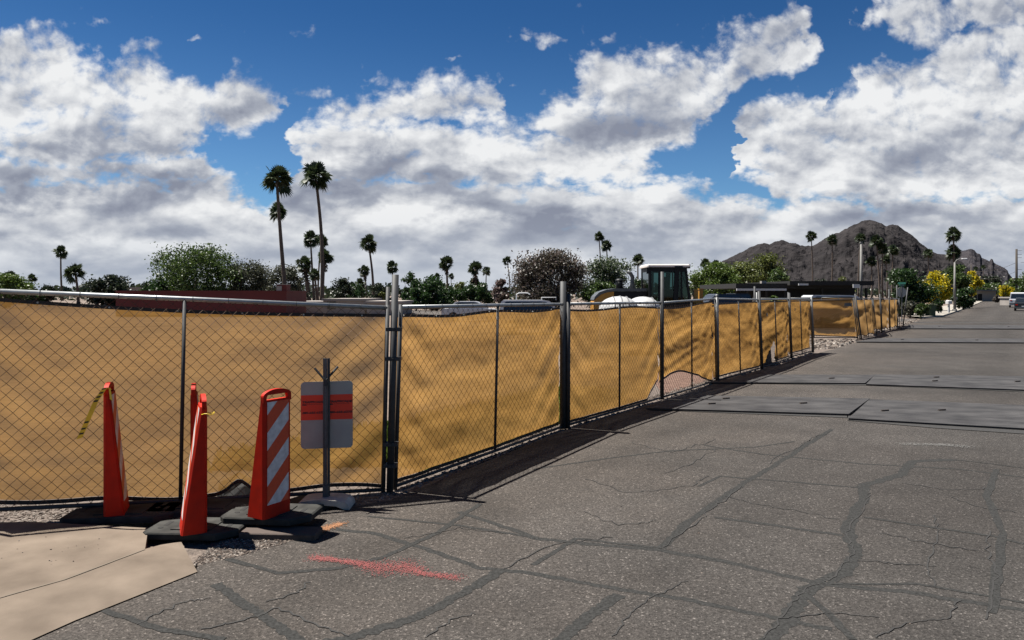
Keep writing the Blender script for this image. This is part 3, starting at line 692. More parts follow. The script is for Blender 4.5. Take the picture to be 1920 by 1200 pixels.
CG = 'set back screened fence panels beyond the corner'
c1 = at(1609, 637.5); cdir = Vector((-1, -.04, 0)).normalized()
fence_panel(c1+cdir*3.75, c1, (.12, .10), (1.60, 1.74), 'wide creased tan fence panel facing the road above the pile of pale rocks', CG, (-.05, -.13), near=False, wires=True, amp=.16, seed=41, skew=1.0, period=.12, bot=lambda s: .05+.12*(1-s), top_gap=lambda s: .05)
D0, D1 = at(1612, 636.5), at(1691, 611); nD = 5
leans = [-.14, -.10, -.05, -.04, .01, .10]
dl = ['first leaning panel of the far screened run, beside the wide creased panel', 'second panel of the far leaning screened fence run, brighter tan', 'middle panel of the far screened run, in darker brown shade', 'fourth panel of the far screened run, with pale light under its foot', 'last panel of the far screened run, in front of the back of the stop sign']
for i in range(nD):
    a = D0.lerp(D1, i/nD); b = D0.lerp(D1, (i+1)/nD)
    wob = Vector((.25*math.sin(i*2.2), -.2*math.sin(i*2.2), 0)); wob2 = Vector((.25*math.sin((i+1)*2.2), -.2*math.sin((i+1)*2.2), 0))
    fence_panel(a+wob, b+wob2, (.04, .04), (1.76-.02*i, 1.74-.02*i), dl[i], 'far screened fence panels leaning along the road', (leans[i], leans[i+1]), near=False, wires=False, amp=.14, seed=50+i, skew=.2, fab='fabric_far', bot=lambda s: .06+.08*math.sin(s*6)**2, top_gap=lambda s: .06)
lotl = ['low tan fence panel across the lot, leftmost beyond the capped post', 'low tan fence panel across the lot, in the middle before the dark building', 'low tan fence panel across the lot, nearest the pile of pale rocks']
for i in range(3):
    a = dp(1412+i*64, 40); b = dp(1412+(i+1)*64, 40)
    fence_panel(a, b, (.05, .05), (1.70+.02*i, 1.72+.02*i), lotl[i], 'fence panels across the far side of the lot', (0, 0), near=False, wires=False, amp=.1, seed=70+i, fab='fabric_far', top_gap=lambda s: .03)

def fence_post(p, h, label, r=.03, lean=0.0, cap=False, group='steel posts of the fence', mat='galv_dark', clamps=(), twin=None, z0=0.0):
    root = thing('steel_pole', label, 'post', (p[0], p[1], z0), 0, group)
    f = lambda z, dx=0, dy=0: (dx+lean*z, dy, z)
    MB().tube([f(0), f(h)], r, 10).build('post', M[mat], root, True)
    if twin: MB().tube([f(0, twin[0], twin[1]), f(twin[2], twin[0], twin[1])], r*.8, 10).build('second_post', M[mat], root, True)
    if cap: MB().dome(f(h), r*1.25, r*1.25, r*1.2, 10, 4).build('cap', M['galv'], root, True)
    for z, w in clamps: MB().box(f(z), (w, .085, .035)).box(f(z-.0, 0, -.05), (.02, .03, .02)).build('clamp', M['galv_dark'], root)
    return root
fence_post((-1.205, 7.10), 2.14, 'tallest steel post clamped between the two nearest fence panels', .034, .026, clamps=((.26, .13), (.47, .14), (1.31, .15), (1.60, .15)))
fence_post((-1.285, 7.16), 2.02, 'thin steel post leaning beside the tall clamped post', .02, .026)
fence_post(B[1]+Vector((-.01, -.03, 0)), 2.13, 'thick double steel post joining two tan screened panels', .045, .003, twin=(.075, .02, 1.95))
fence_post(B[2]+Vector((.0, -.03, 0)), 2.36, 'tall slim steel post in front of the loader cab', .033, 0)
fence_post(B[3]+Vector((.03, -.02, 0)), 1.90, 'short steel post with cap at the folded gap in the screen', .036, -.012, cap=True, mat='galv')
fence_post(B[4]+Vector((.02, -.02, 0)), 2.02, 'dark steel post two posts right of the capped one', .036, -.04)
fence_post(B[5]+Vector((.02, -.02, 0)), 1.98, 'steel post between the torn panel and the corner panel', .03, -.04)
fence_post(B[6]+Vector((.02, -.02, 0)), 1.86, 'pale steel end post at the corner of the fence', .035, -.03, mat='galv')
for i, (t, hh, ln) in enumerate(((0.0, 1.95, -.14), (.4, 1.95, -.05), (.6, 2.2, -.02), (.8, 2.45, .0), (1.0, 2.35, .12))):
    p = D0.lerp(D1, t)
    fence_post(p+Vector((.05, -.05, 0)), hh, ['dark post leaning left at the start of the far fence run', 'short post in the middle of the far fence run', 'taller post right of the middle of the far fence run', 'tallest post of the far fence run, left of the stop sign', 'post leaning right at the end of the far fence run'][i], .035, ln, group='posts of the far fence run', mat='galv_dark')
for i, (px, top, d, lb) in enumerate(((1415, 537, 34, 'dark thick post standing behind the fence below the white roof edge'), (1419, 548, 27, 'short bright post beside the dark thick post'), (1478, 548, 30, 'slim dark post behind the corner panel'))):
    fence_post(dp(px, d), zz(top, d), lb, .05 if i == 0 else .035, 0, group='loose posts behind the fence', mat='galv_dark' if i != 1 else 'galv')
# small signs wired on the far screens
for i, (px, py, d, w) in enumerate(((1434, 590, 19.3, .12), (1469, 583, 22, .12), (1487, 580, 22.6, .12))):
    p = dp(px, d, zz(py, d)); t = MB().box((0, 0, 0), (w, .006, w*.8), 1.05)
    o = t.build('small_sign', M['hood']); o.location = p+Vector((.04, -.06, 0)); tag(o, ['small grey sign wired high on the panel with the torn hole', 'small faded sign left of the post before the corner panel', 'small blue grey sign high on the corner panel'][i], 'small sign', 'small signs on the tan screens')
o = MB().box((0, 0, 0), (.30, .006, .13), -.1).build('small_sign', M['hood']); o.location = dp(1587, 30.2, zz(571, 30.2))+Vector((0, -.15, 0)); tag(o, 'small dark sign at the upper right of the wide creased panel', 'small sign', 'small signs on the tan screens')

# ---------------------------------------------------------------- orange vertical panel barricades
def barricade(O, yaw, s, z0, label, w=.29, D=.21, h=1.05, tilt=(0, 0), base=None, base_label=None, tape=False):
    # local Y runs along the width away from the viewer, X (times s) through the thickness
    root = thing('barricade', label, 'barricade', (O[0], O[1], z0), yaw, 'orange barricades standing before the fence')
    root.rotation_euler = (tilt[0], tilt[1], yaw)
    mb = MB(); K = 12; c = .018
    def half(z): 
        t = z/h; return D*(1-t)+.045*t
    rings = []
    for k in range(K+1):
        z = h*.97*k/K; d = half(z); inset = .0
        prof = [(0, c), (c, 0), (d-c*.8, 0), (d, c), (d, w-c), (d-c*.8, w), (c, w), (0, w-c)]
        rings.append([(s*x, y, z) for x, y in prof])
    n0 = 0
    for rg in rings: mb.v += rg
    for k in range(K):
        for i in range(8):
            j = (i+1) % 8; f = (k*8+i, k*8+j, k*8+8+j, k*8+8+i); mb.f.append(f if s > 0 else f[::-1])
    mb.f.append(tuple(K*8+i for i in range(8)))
    body = mb.build('body', M['orange'], root)
    # arch with handle slot on top
    ab = MB(); yc = w/2; N_ = 14; hz = h*.97; x0, x1 = s*.004, s*.038
    outer = [(yc-w/2*math.cos(math.pi*k/N_), hz+.03+.055*math.sin(math.pi*k/N_)) for k in range(N_+1)]
    inner = [(yc-(w/2-.032)*math.cos(math.pi*k/N_), hz+.004+.038*min(1, 2.2*math.sin(math.pi*k/N_))) for k in range(N_+1)]
    outer = [(0, hz-.02)]+outer+[(w, hz-.02)]; inner = [(.032, hz-.02)]+inner+[(w-.032, hz-.02)]
    for k in range(len(outer)-1):
        a, b, c2, d2 = outer[k], outer[k+1], inner[k+1], inner[k]
        for xx, fl in ((x0, 0), (x1, 1)):
            q = [(xx, a[0], a[1]), (xx, b[0], b[1]), (xx, c2[0], c2[1]), (xx, d2[0], d2[1])]; ab.quad(*(q if fl else q[::-1]))
        ab.quad((x0, *a), (x0, *b), (x1, *b), (x1, *a)); ab.quad((x0, *d2), (x1, *d2), (x1, *c2), (x0, *c2))
    ab.build('handle', M['orange'], root)
    # striped sheeting on both faces
    m0, mz0, mz1 = .034, .11, h*.955
    wy = w-2*m0
    def face(vert):
        def P(y, z):
            if vert: return (-s*.0025, y, z)
            return (s*(half(z)+.003), y, z)
        wmb, omb = MB(), MB(); pitch = .145; nst = int((mz1-mz0+wy)/pitch)+2
        wh_first = 0
        for k in range(-1, nst+1):
            zlo = mz0+k*pitch-wy*.0; 
            # stripe rises with y (away from the viewer)
            pts = [(m0, zlo-wy*.62+.0), (m0, zlo+pitch-wy*.62), (m0+wy, zlo+pitch+wy*.38), (m0+wy, zlo+wy*.38)]
            poly = clip(pts, mz0, mz1)
            if len(poly) < 3: continue
            tgt = wmb if k % 2 == 0 else omb
            q = [P(y, z) for y, z in poly]; tgt.poly(q)
        wmb.build('white_stripes', M['white_sheet'], root); omb.build('orange_stripes', M['orange_shiny'], root)
    def clip(pts, lo, hi):
        def cl(ps, f, v):
            out = []
            for i in range(len(ps)):
                a, b = ps[i-1], ps[i]; ia, ib = f(a[1], v), f(b[1], v)
                if ia != ib:
                    t = (v-a[1])/(b[1]-a[1]); out.append((a[0]+(b[0]-a[0])*t, v))
                if ib: out.append(b)
            return out
        p = cl(pts, lambda a, b: a >= b, lo); return cl(p, lambda a, b: a <= b, hi) if p else []
    face(True); face(False)
    return root
def rubber_base(c, size, yaw, z, label, tilt=0.0, slots=True):
    L_, W_ = size; T_ = .052
    root = thing('rubber_base', label, 'base', (c[0], c[1], z), 0, 'black rubber bases under the barricades'); root.rotation_euler = (0, tilt, yaw)
    mb = MB(); k = .13
    ring = [(-L_/2, -W_/2+k*.4), (-L_/2+.05, -W_/2), (L_/2-k, -W_/2), (L_/2, -W_/2+k), (L_/2, W_/2-.04), (L_/2-.05, W_/2), (-L_/2+k, W_/2), (-L_/2, W_/2-k)]
    n = 8
    for sc, zz_ in ((1, 0), (1, T_*.8), (.965, T_)):
        mb.v += [(x*sc, y*sc, zz_) for x, y in ring]
    for a in range(2):
        for i in range(n): j = (i+1) % n; mb.f.append((a*n+i, a*n+j, a*n+n+j, a*n+n+i))
    mb.f.append(tuple(2*n+i for i in range(n))); mb.f.append(tuple(n-1-i for i in range(n)))
    mb.build('slab', M['rubber'], root)
    if slots:
        sl_ = MB()
        for sx in (-1, 1):
            sl_.box((sx*(L_/2-.11), .03, T_+.0005), (.035, .10, .003)); sl_.disc((sx*(L_/2-.10), -.08, T_+.0008), .022, (0, 0, 1), .003, 14)
        sl_.build('slots', M['black'], root)
        MB().box((0, 0, T_+.004), (L_*.44, W_*.62, .008)).build('boss', M['rubber'], root)
    return root
ang = lambda v: math.atan2(v[1], v[0])-math.pi/2
gz = .056  # pavement height at left
rubber_base((-2.55, 5.85), (.74, .42), -.05, .02, 'sunlit dusty rubber base under the middle front orange barricade')
barricade((-2.396, 5.66), ang((-.45, .89)), -1, .072, 'edge on orange barricade in front, middle of the group, yellow cord at its top', D=.19, h=1.02, tilt=(0, .0))
rubber_base((-2.02, 6.07), (.74, .44), -.10, .072, 'rubber base under the right striped barricade, stacked on a neighbouring base')
barricade((-2.00, 5.80), ang((.51, .86)), -1, .125, 'orange and white striped barricade whose broad striped face shows, nearest the sign', D=.21, h=.99, w=.29)
rubber_base((-3.35, 6.22), (.90, .42), .10, .03, 'long shaded rubber base under the leftmost barricade')
barricade((-3.42, 6.02), ang((-.33, .944)), 1, .082, 'leftmost red orange barricade with yellow tape tied to its top', D=.16, h=1.06, w=.27)
rubber_base((-2.72, 6.38), (.95, .40), .02, .03, 'dark shaded rubber base behind the middle barricade')
barricade((-2.80, 6.27), ang((-.37, .93)), 1, .082, 'orange barricade half hidden behind the middle front one', D=.13, h=1.02, w=.27)
rubber_base((-1.86, 6.62), (.50, .34), .2, .0, 'small dark rubber slab lying between the striped barricade and the sign base', slots=False)
o = MB().bbox((0, 0, .025), (.62, .20, .05), .008, -.06).build('board', M['wood']); o.location = (-1.86, 5.80, .0); tag(o, 'dark brown board jutting out under the right rubber bases', 'board')
# yellow caution tape and cord
mb = MB(); tp = [dp(205, 6.1, zz(732, 6.1)), dp(196, 5.98, zz(728, 5.98)), dp(180, 5.96, zz(752, 5.96)), dp(166, 5.95, zz(784, 5.95)), dp(149, 5.95, zz(822, 5.95))]
for a, b in zip(tp, tp[1:]):
    o_ = Vector((.019, .01, .006)); mb.quad(a-o_, a+o_, b+o_, b-o_)
mb.quad(dp(204, 6.0, zz(728, 6.0)), dp(207, 6.0, zz(727, 6.0)), dp(211, 6.0, zz(752, 6.0)), dp(206, 6.0, zz(748, 6.0)))
root = thing('caution_tape', 'torn yellow caution tape hanging off the leftmost barricade', 'tape', tuple(tp[0])); root_loc = tp[0]
mb.v = [tuple(Vector(v)-root_loc) for v in mb.v]; mb.build('tape', M['tape'], root)
mb = MB()
for k, t in enumerate((.18, .26, .34, .42, .50, .80, .88, .94)):
    seg_ = t*(len(tp)-1); i = int(seg_); q = tp[i].lerp(tp[i+1], seg_-i)-root_loc; dv = (tp[i+1]-tp[i]).normalized()*.011; o_ = Vector((.015, .008, .005)); off = Vector((0, -.004, 0))
    mb.quad(q-o_-dv+off, q+o_-dv*.4+off, q+o_+dv+off, q-o_+dv*.4+off)
mb.build('printing', M['ink'], root)
ctr = dp(380, 5.56, zz(779, 5.56)); mb = MB(); mb.tube([ctr+Vector((.045*math.cos(a)*1.0, .05*math.sin(a)+.10, .006*math.sin(3*a))) for a in [k*.45 for k in range(15)]], .0035, 5)
tag(mb.build('cord', M['tape']), 'thin yellow cord looped round the top of the middle front barricade', 'cord')

# ---------------------------------------------------------------- sign on its stand (seen from behind)
SX, SY = -1.712, 6.62
root = thing('sign_stand', 'grey sign plate with an orange band on a perforated steel post, before the fence', 'sign', (SX, SY, 0))
hp = zz(672, SY); pm = MB(); hw = .022
pm.box((0, 0, .05+(hp-.05)/2), (hw*1.1, .005, hp-.05)); 
for s_ in (-1, 1): pm.box((s_*hw*.78, .012, .05+(hp-.05)/2), (.006, .028, hp-.05)); pm.box((s_*(hw*.78+.008), .026, .05+(hp-.05)/2), (.014, .004, hp-.05))
pm.build('post', M['galv'], root)
hm_ = MB()
for k in range(44):
    z = .14+k*.0268
    if z < hp-.02: hm_.disc((0, -.0035, z), .0042, (0, 1, 0), .001, 8)
hm_.build('holes', M['rib'], root)
br = MB(); zj = zz(712, SY)
br.tube([(-.006, -.012, zj), (-.10, -.012, zz(690, SY))], .0105, 4); br.tube([(.006, -.012, zj), (.115, -.012, zz(687, SY))], .0105, 4)
br.box((0, -.012, zj-.02), (.03, .012, .07)); br.build('bracket', M['galv_dark'], root)
bo = MB()
for z in (zz(726, SY), zz(705, SY), zz(694, SY), zz(838, SY)): bo.disc((0, -.010, z), .008, (0, 1, 0), .008, 8)
bo.build('bolts', M['galv'], root)
bk = MB().box((0, -.006, .12), (.05, .02, .14)).build('foot_bracket', M['galv'], root)
# plate with rounded corners
px0, px1 = (565-614)/F*SY, (663-614)/F*SY; pz0, pz1 = zz(842, SY), zz(716, SY); rr = .035
pts = []
for cx, cz, a0_ in ((px1-rr, pz1-rr, 0), (px0+rr, pz1-rr, 90), (px0+rr, pz0+rr, 180), (px1-rr, pz0+rr, 270)):
    for k in range(6): a = R(a0_+k*18); pts.append((cx+rr*math.cos(a), cz+rr*math.sin(a)))
def tilt_(x, z): return x, z+x*.030
ptt = [tilt_(*p) for p in pts]
pl = MB().prism([(x, z) for x, z in ptt][::-1], .034, .037); plate = pl.build('sign_plate', M['sign_white'], root)
b0, b1 = zz(788, SY), zz(741, SY)
bm_ = MB(); q = [tilt_(px0+.001, b0), tilt_(px1-.001, b0), tilt_(px1-.001, b1), tilt_(px0+.001, b1)]
for xa, xb in ((px0+.001, -.003), (.001, px1-.001)):
    q = [tilt_(xa, b0), tilt_(xb, b0), tilt_(xb, b1), tilt_(xa, b1)]; bm_.quad(*[(x, .0325, z) for x, z in q])
bm_.build('orange_band', M['sign_orange'], plate)
def text_mesh(txt, size, mat, parent, loc, rot=(R(90), 0, 0), width=None, name='lettering', bold=.0, shear=0.0):
    cu = bpy.data.curves.new(name, 'FONT'); cu.body = txt; cu.size = size; cu.offset = bold; cu.shear = shear; cu.align_x = 'LEFT'; cu.resolution_u = 2; cu.fill_mode = 'FRONT'
    o = bpy.data.objects.new(name, cu); COL.objects.link(o); bpy.context.view_layer.update()
    dg = bpy.context.evaluated_depsgraph_get(); me = bpy.data.meshes.new_from_object(o.evaluated_get(dg)); bpy.data.objects.remove(o)
    if width:
        w_ = max(v.co.x for v in me.vertices)-min(v.co.x for v in me.vertices)
        for v in me.vertices: v.co.x *= width/w_
    me.materials.clear(); me.materials.append(M[mat])
    t = bpy.data.objects.new(name, me); COL.objects.link(t); t.parent = parent; t.location = loc; t.rotation_euler = rot; return t
for xa, xb in ((px0+.014, -.022), (.018, px1-.004)):
    wd = xb-xa
    for txt, row, sz, bd in (('TRAFFICADE', 756, .026, .0012), ('480-635-6375', 776, .026, .0012)):
        x, z = tilt_(xa, zz(row, SY)); text_mesh(txt, sz, 'ink', plate, (x, .031, z), (R(90), -.030, 0), wd, bold=bd, shear=.15)
    dsh = MB(); x, z = tilt_(xa, zz(759, SY)); dsh.box((x+.02, .031, z), (.04, .001, .010)); dsh.build('logo_bar', M['ink'], plate)
    t2 = MB()
    for k in range(9): x, z = tilt_(xa+.05+k*(wd-.07)/9, zz(758.5, SY)); t2.box((x+.004, .031, z), (.008, .001, .0035))
    t2.build('small_print', M['ink'], plate)
# saddle shaped rubber foot
sb = MB(); prof = [(-.24, 0), (-.235, .045), (-.20, .07), (-.12, .082), (0, .086), (.12, .082), (.20, .068), (.235, .035), (.245, 0), (.20, .0), (.12, .030), (0, .04), (-.12, .03), (-.19, 0)]
sb.prism(prof, -.12, .13); sb.build('rubber_foot', M['saddle'], root)

# ---------------------------------------------------------------- steel road plates
def road_plate(pix, th, label, marks, z=.010, edge=None):
    P_ = [at(x, y, th+z) for x, y in pix]; c = sum(P_, Vector())/4
    root = thing('road_plate', label, 'steel plate', (c.x, c.y, 0), 0, 'steel plates laid across the road')
    mb = MB(); top = [(p.x-c.x, p.y-c.y, th+z) for p in P_]; mb.poly(top)
    mb.build('plate_top', M['plate'], root)
    eb = MB()
    for i in range(4):
        a, b = top[i], top[(i+1) % 4]; eb.quad((a[0], a[1], z), (b[0], b[1], z), (b[0], b[1], th+z), (a[0], a[1], th+z))
    eb.build('plate_edge', M['plate_edge'], root)
    for (x, y) in marks:
        q = at(x, y, th+z); mk = MB()
        mk.disc((q.x-c.x, q.y-c.y, th+z+.002), .035, (0, 0, 1), .004, 10); mk.box((q.x-c.x+.05, q.y-c.y+.02, th+z+.012), (.14, .022, .022), .3); mk.build('lifting_lug', M['plate_edge'], root)
    return root
road_plate([(1212, 765), (1591, 776), (1631, 747), (1318, 741)], .028, 'scuffed steel plate across the road, nearest one touching the fence shadow', [(1357, 748), (1502, 757), (1330, 758)])
road_plate([(1591, 784), (1990, 807), (1990, 762), (1630, 748.5)], .026, 'large bluish steel plate at the right, nearest of the plates', [(1762, 770), (1655, 771)])
road_plate([(1322, 716.5), (1622, 718), (1641, 702.5), (1420, 702)], .028, 'steel plate in the second row, by the fence shadow', [(1556, 710)])
road_plate([(1624, 720), (1990, 733), (1990, 706), (1641, 702)], .026, 'steel plate in the second row at the right', [(1750, 715), (1905, 716), (1753, 708)])
road_plate([(1606, 640.5), (2000, 642.5), (2000, 635), (1640, 634)], .035, 'steel plate in the third row beyond the rock pile', [(1690, 637), (1830, 638)])
road_plate([(1688, 615.5), (2010, 616.5), (2010, 610), (1706, 609)], .045, 'farthest steel plate near the side street', [(1760, 612), (1890, 613)])
for pl in ([(1205, 764), (1591, 775), (1590, 784), (1290, 772), (1230, 769)], [(1588, 780), (1990, 803), (1990, 819), (1750, 803), (1590, 789)], [(1318, 716), (1622, 718), (1800, 727), (1990, 733), (1990, 738), (1620, 723), (1330, 718.5)], [(1604, 640), (2000, 642), (2000, 645), (1606, 642.5)], [(1684, 615), (2010, 616), (2010, 618), (1686, 617)],
           [(1715, 604), (2010, 605.5), (2010, 607), (1714, 605.2)]):
    sheet('asphalt_ramp', [xy(at(*p)) for p in pl], .008, M['cold_patch'])

# dark lump added behind the torn screen so the hole looks black
bp = B[4].lerp(B[5], .42)+Vector((-.25, .22, 0)); mb = MB(); mb.dome((0, 0, 0), .75, .16, .9, 14, 7)
rnd = random.Random(5); mb.v = [(x*(1+rnd.uniform(-.08, .08)), y*(1+rnd.uniform(-.1, .1)), z*(1+rnd.uniform(-.06, .06))) for x, y, z in mb.v]
o = mb.build('dark_filler', M['rubber' if False else 'hem']); o.location = bp; o.rotation_euler = (0, 0, 1.0); tag(o, 'dark filler added to blacken the torn hole in the fence screen', 'filler')

mb = MB(); mb.dome((0, 0, 0), .22, .14, .24, 12, 5); mb.v = [(x*(1+rnd.uniform(-.1, .1)), y*(1+rnd.uniform(-.1, .1)), z*(1+rnd.uniform(-.1, .1))) for x, y, z in mb.v]  # second dark lump, added to blacken the gap under the hem
o = mb.build('dark_filler', M['hem']); o.location = (-2.62, 6.90, -.02); tag(o, 'small dark filler added under the lifted hem of the nearest screen', 'filler')

# ---------------------------------------------------------------- mountain
def mountain(name, prof, d, back, mat, seed, rough=1.0, nx=260, nz=46):
    x0, x1 = prof[0][0], prof[-1][0]; mb = MB()
    def top(px):
        for a, b in zip(prof, prof[1:]):
            if a[0] <= px <= b[0]: return a[1]+(b[1]-a[1])*(px-a[0])/(b[0]-a[0])
        return prof[-1][1]
    for i in range(nx+1):
        px = x0+(x1-x0)*i/nx; hz = max(0, zz(top(px), d)+3); X = (px-960)/F*d
        for j in range(nz+1):
            t = j/nz; Y = d-back*(1-t)   # t=1 is the ridge, t=0 the foot
            if t <= 1: base = hz*(t**1.15)
            q = Vector((X*.010, Y*.010, seed)); rid = 1-abs(noise.noise(q*1.0))*2; r2 = 1-abs(noise.noise(q*3.1))*2; r3 = noise.noise(q*9); r4 = noise.noise(q*25)
            k = 4*t*(1-t)+.12
            z = base+rough*k*hz*.16*(rid-.5)+rough*k*hz*.07*(r2-.5)+rough*(k+.15)*(hz*.03+2)*r3+rough*1.6*r4
            mb.v.append((X*(Y/d), Y, max(-2, z)))
    for i in range(nx):
        for j in range(nz):
            a = i*(nz+1)+j; mb.f.append((a, a+nz+1, a+nz+2, a+1))
    # far side so that it is a solid hill
    n = len(mb.v)
    for i in range(nx+1):
        px = x0+(x1-x0)*i/nx; X = (px-960)/F*d; mb.v.append((X*1.2, d+back, -2))
    for i in range(nx): mb.f.append((i*(nz+1)+nz, (i+1)*(nz+1)+nz, n+i+1, n+i))
    mb.build(name, mat)['kind'] = 'structure'
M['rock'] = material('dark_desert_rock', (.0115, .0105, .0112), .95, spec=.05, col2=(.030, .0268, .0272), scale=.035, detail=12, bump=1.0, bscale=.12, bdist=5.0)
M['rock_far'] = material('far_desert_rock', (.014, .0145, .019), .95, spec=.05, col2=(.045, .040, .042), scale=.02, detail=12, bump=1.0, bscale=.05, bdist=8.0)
PR = [(1290,551),(1320,515),(1345,497),(1362,488),(1385,477),(1410,466),(1425,460),(1436,459),(1443,462),(1452,455),(1466,453),(1480,457),(1492,458),(1500,462),(1512,464),(1525,463),(1545,452),(1560,444),(1575,438),(1592,429),(1605,424),(1618,419),(1630,416.5),(1640,417),(1652,421),(1660,428),(1666,425),(1674,424),(1684,427),(1694,434),(1706,441),(1718,452),(1732,464),(1745,473),(1758,479),(1775,481),(1790,486),(1805,495),(1822,512),(1850,540),(1865,551)]
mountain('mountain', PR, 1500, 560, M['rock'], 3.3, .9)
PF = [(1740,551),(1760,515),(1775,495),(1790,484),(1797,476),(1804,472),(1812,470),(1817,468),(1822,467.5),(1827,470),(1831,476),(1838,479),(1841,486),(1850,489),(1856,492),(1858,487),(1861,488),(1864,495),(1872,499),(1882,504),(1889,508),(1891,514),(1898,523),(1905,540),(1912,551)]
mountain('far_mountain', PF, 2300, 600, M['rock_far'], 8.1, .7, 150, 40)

# ---------------------------------------------------------------- palms
def palm_crown(seed, n=50, skirt=0.0):
    rnd = random.Random(seed); mb = MB()
    for k in range(n):
        el = rnd.uniform(-1.0, 1.45) if k > 8 else rnd.uniform(-.2, 1.4); ph = k*2.4+rnd.uniform(-.3, .3); L1 = rnd.uniform(.18, .62)
        d = Vector((math.cos(ph)*math.cos(el), math.sin(ph)*math.cos(el), math.sin(el))); hub = d*L1
        mb.tube([(0, 0, 0), tuple(hub)], .012, 3, False)
        side = d.cross(Vector((0, 0, 1)))
        side = side.normalized() if side.length > .1 else Vector((1, 0, 0)); up = side.cross(d).normalized()
        tw = rnd.uniform(-1.3, 1.3); side, up = side*math.cos(tw)+up*math.sin(tw), up*math.cos(tw)-side*math.sin(tw)
        nb = 11; Lf = rnd.uniform(.50, .64)
        for b in range(nb):
            a = (b/(nb-1)-.5)*2.7+rnd.uniform(-.06, .06); l = Lf*(1-.25*abs(a)/1.35)
            dr = (d*math.cos(a)+side*math.sin(a)+up*.12).normalized(); tip = hub+dr*l; tip.z -= .05*l+.30*l*max(0, math.cos(el))*rnd.uniform(.4, 1.4); mid = hub+dr*l*.55
            wv = dr.cross(up).normalized()*.055
            n0 = len(mb.v); mb.v += [tuple(hub), tuple(mid+wv), tuple(tip), tuple(mid-wv)]; mb.f.append((n0, n0+1, n0+2, n0+3))
    return mb
CR_ME = []
for sd in range(5):
    o = palm_crown(sd+1).build('crown', M['frond']); CR_ME.append(o.data); bpy.data.objects.remove(o)
def palm(px, py, r, bx, label, R_m=2.1, skirt=0.0, thick=1.0, variant=None, d=None, group='fan palms on the skyline'):
    d = d or R_m*F/r; h = zz(py, d)-.1*R_m; base = dp(bx, d); tx = (px-bx)/F*d
    root = thing('palm_tree', label, 'palm tree', tuple(base), 0, group)
    pts = []; K = 9; rnd = random.Random(int(px)*7+3); cv = rnd.uniform(-.02, .02)*h
    for k in range(K+1):
        t = k/K; pts.append((tx*(t*.55+.45*t*t)+cv*math.sin(t*math.pi), 0, h*t))
    rad = [.30*thick*(1-.42*t/K)+(.10*thick if t == 0 else 0) for t in range(K+1)]
    MB().tube(pts, rad, 8).build('trunk', M['bark'], root, True)
    v = variant if variant is not None else rnd.randrange(5)
    c = bpy.data.objects.new('crown', CR_ME[v]); COL.objects.link(c); c.parent = root; c.location = (tx, 0, h); c.scale = (R_m*1.08,)*3; c.rotation_euler = (rnd.uniform(-.12, .12), rnd.uniform(-.12, .12), rnd.random()*6)
    if skirt:
        sm = MB(); n = 60
        for k in range(n*2):
            a = rnd.random()*6.28; z = -rnd.random()*skirt; t = 1+z/h; cx = tx*t; rr = rnd.uniform(.3, .62)*min(1, .5-z)*thick
            sm.quad((cx, 0, h+z), (cx+math.cos(a)*rr, math.sin(a)*rr, h+z-.5), (cx+math.cos(a+.3)*rr, math.sin(a+.3)*rr, h+z-.75), (cx+math.cos(a+.4)*rr*.5, math.sin(a+.4)*rr*.5, h+z-.3))
        sm.build('dead_frond_skirt', M['skirt'], root)
    return root
palm(519, 337, 31, 538, 'tall leaning palm, left one of the tallest pair', variant=0)
palm(521, 395, 18, 534, 'shorter palm whose crown shows against the trunk of the left tallest palm', variant=1)
palm(592, 331, 29, 603, 'tall straight palm, right one of the tallest pair', variant=2)
palm(582, 447, 17, 589, 'medium palm left of the right tallest trunk, above the stout palm', variant=3)
palm(602, 452, 14, 596, 'medium palm whose crown overlaps the right tallest trunk', variant=4)
palm(571, 495, 17, 579, 'short stout palm with thick trunk and hanging skirt in the left clump', skirt=4.0, thick=1.9)
palm(609, 481, 16, 604, 'stout palm right of the clump with dark skirt under its crown', skirt=3.0, thick=1.5)
palm(590, 514, 12, 595, 'smallest palm in the left clump', d=150, R_m=1.4)
palm(691, 457, 19, 700, 'slim palm standing alone midway between the clump and the clamped fence post')
palm(683, 508, 12, 688, 'short palm just left below the slim lone palm, with a skirt', skirt=2.5, thick=1.2)
palm(676, 532, 11, 679, 'lowest palm beside the grey wall, left of the short skirted one', skirt=2, d=200, R_m=1.7)
palm(735, 500, 13, 737, 'palm directly behind the tallest clamped fence post')
palm(661, 538, 10, 662, 'very low palm over the roof of the grey building', d=180, R_m=1.5)
palm(837, 493, 16, 839, 'full crowned palm above the deep green trees', skirt=2.2, thick=1.1)
palm(819, 517, 6.5, 820, 'tiny far palm left of the full crowned palm')
palm(846, 518, 6.5, 847, 'tiny far palm right of the full crowned palm')
palm(891, 503, 15, 891, 'bushy palm with a second tier of fronds, left one of a close pair', skirt=4.5, thick=1.5)
palm(890, 530, 12, 892, 'low round palm crown beneath the bushy palm', d=190, R_m=1.7, skirt=1.5)
palm(912, 507, 9, 911, 'slimmer palm right of the bushy palm')
palm(951, 488, 9.5, 956, 'thin palm rising left of the big purple brown tree')
palm(1123, 443, 10.5, 1128, 'left palm of the high pair behind the white flowering tree')
palm(1137, 459, 11.5, 1138, 'right palm of the high pair behind the white flowering tree')
palm(1196, 488, 13.5, 1197, 'palm just left of the loader cab')
palm(1322, 494, 11.5, 1325, 'palm right of the loader cab behind the bright green tree')
palm(1342, 495, 8.5, 1343, 'small palm beside the palm right of the loader cab')
palm(1521, 443, 11, 1523, 'tall slim palm left of the mountain, first of three in a row')
palm(1560, 449, 11, 1558, 'tall slim palm in front of the mountain, second of three in a row')
palm(1613, 447, 11, 1609, 'tall slim palm by the light pole, third of three in a row')
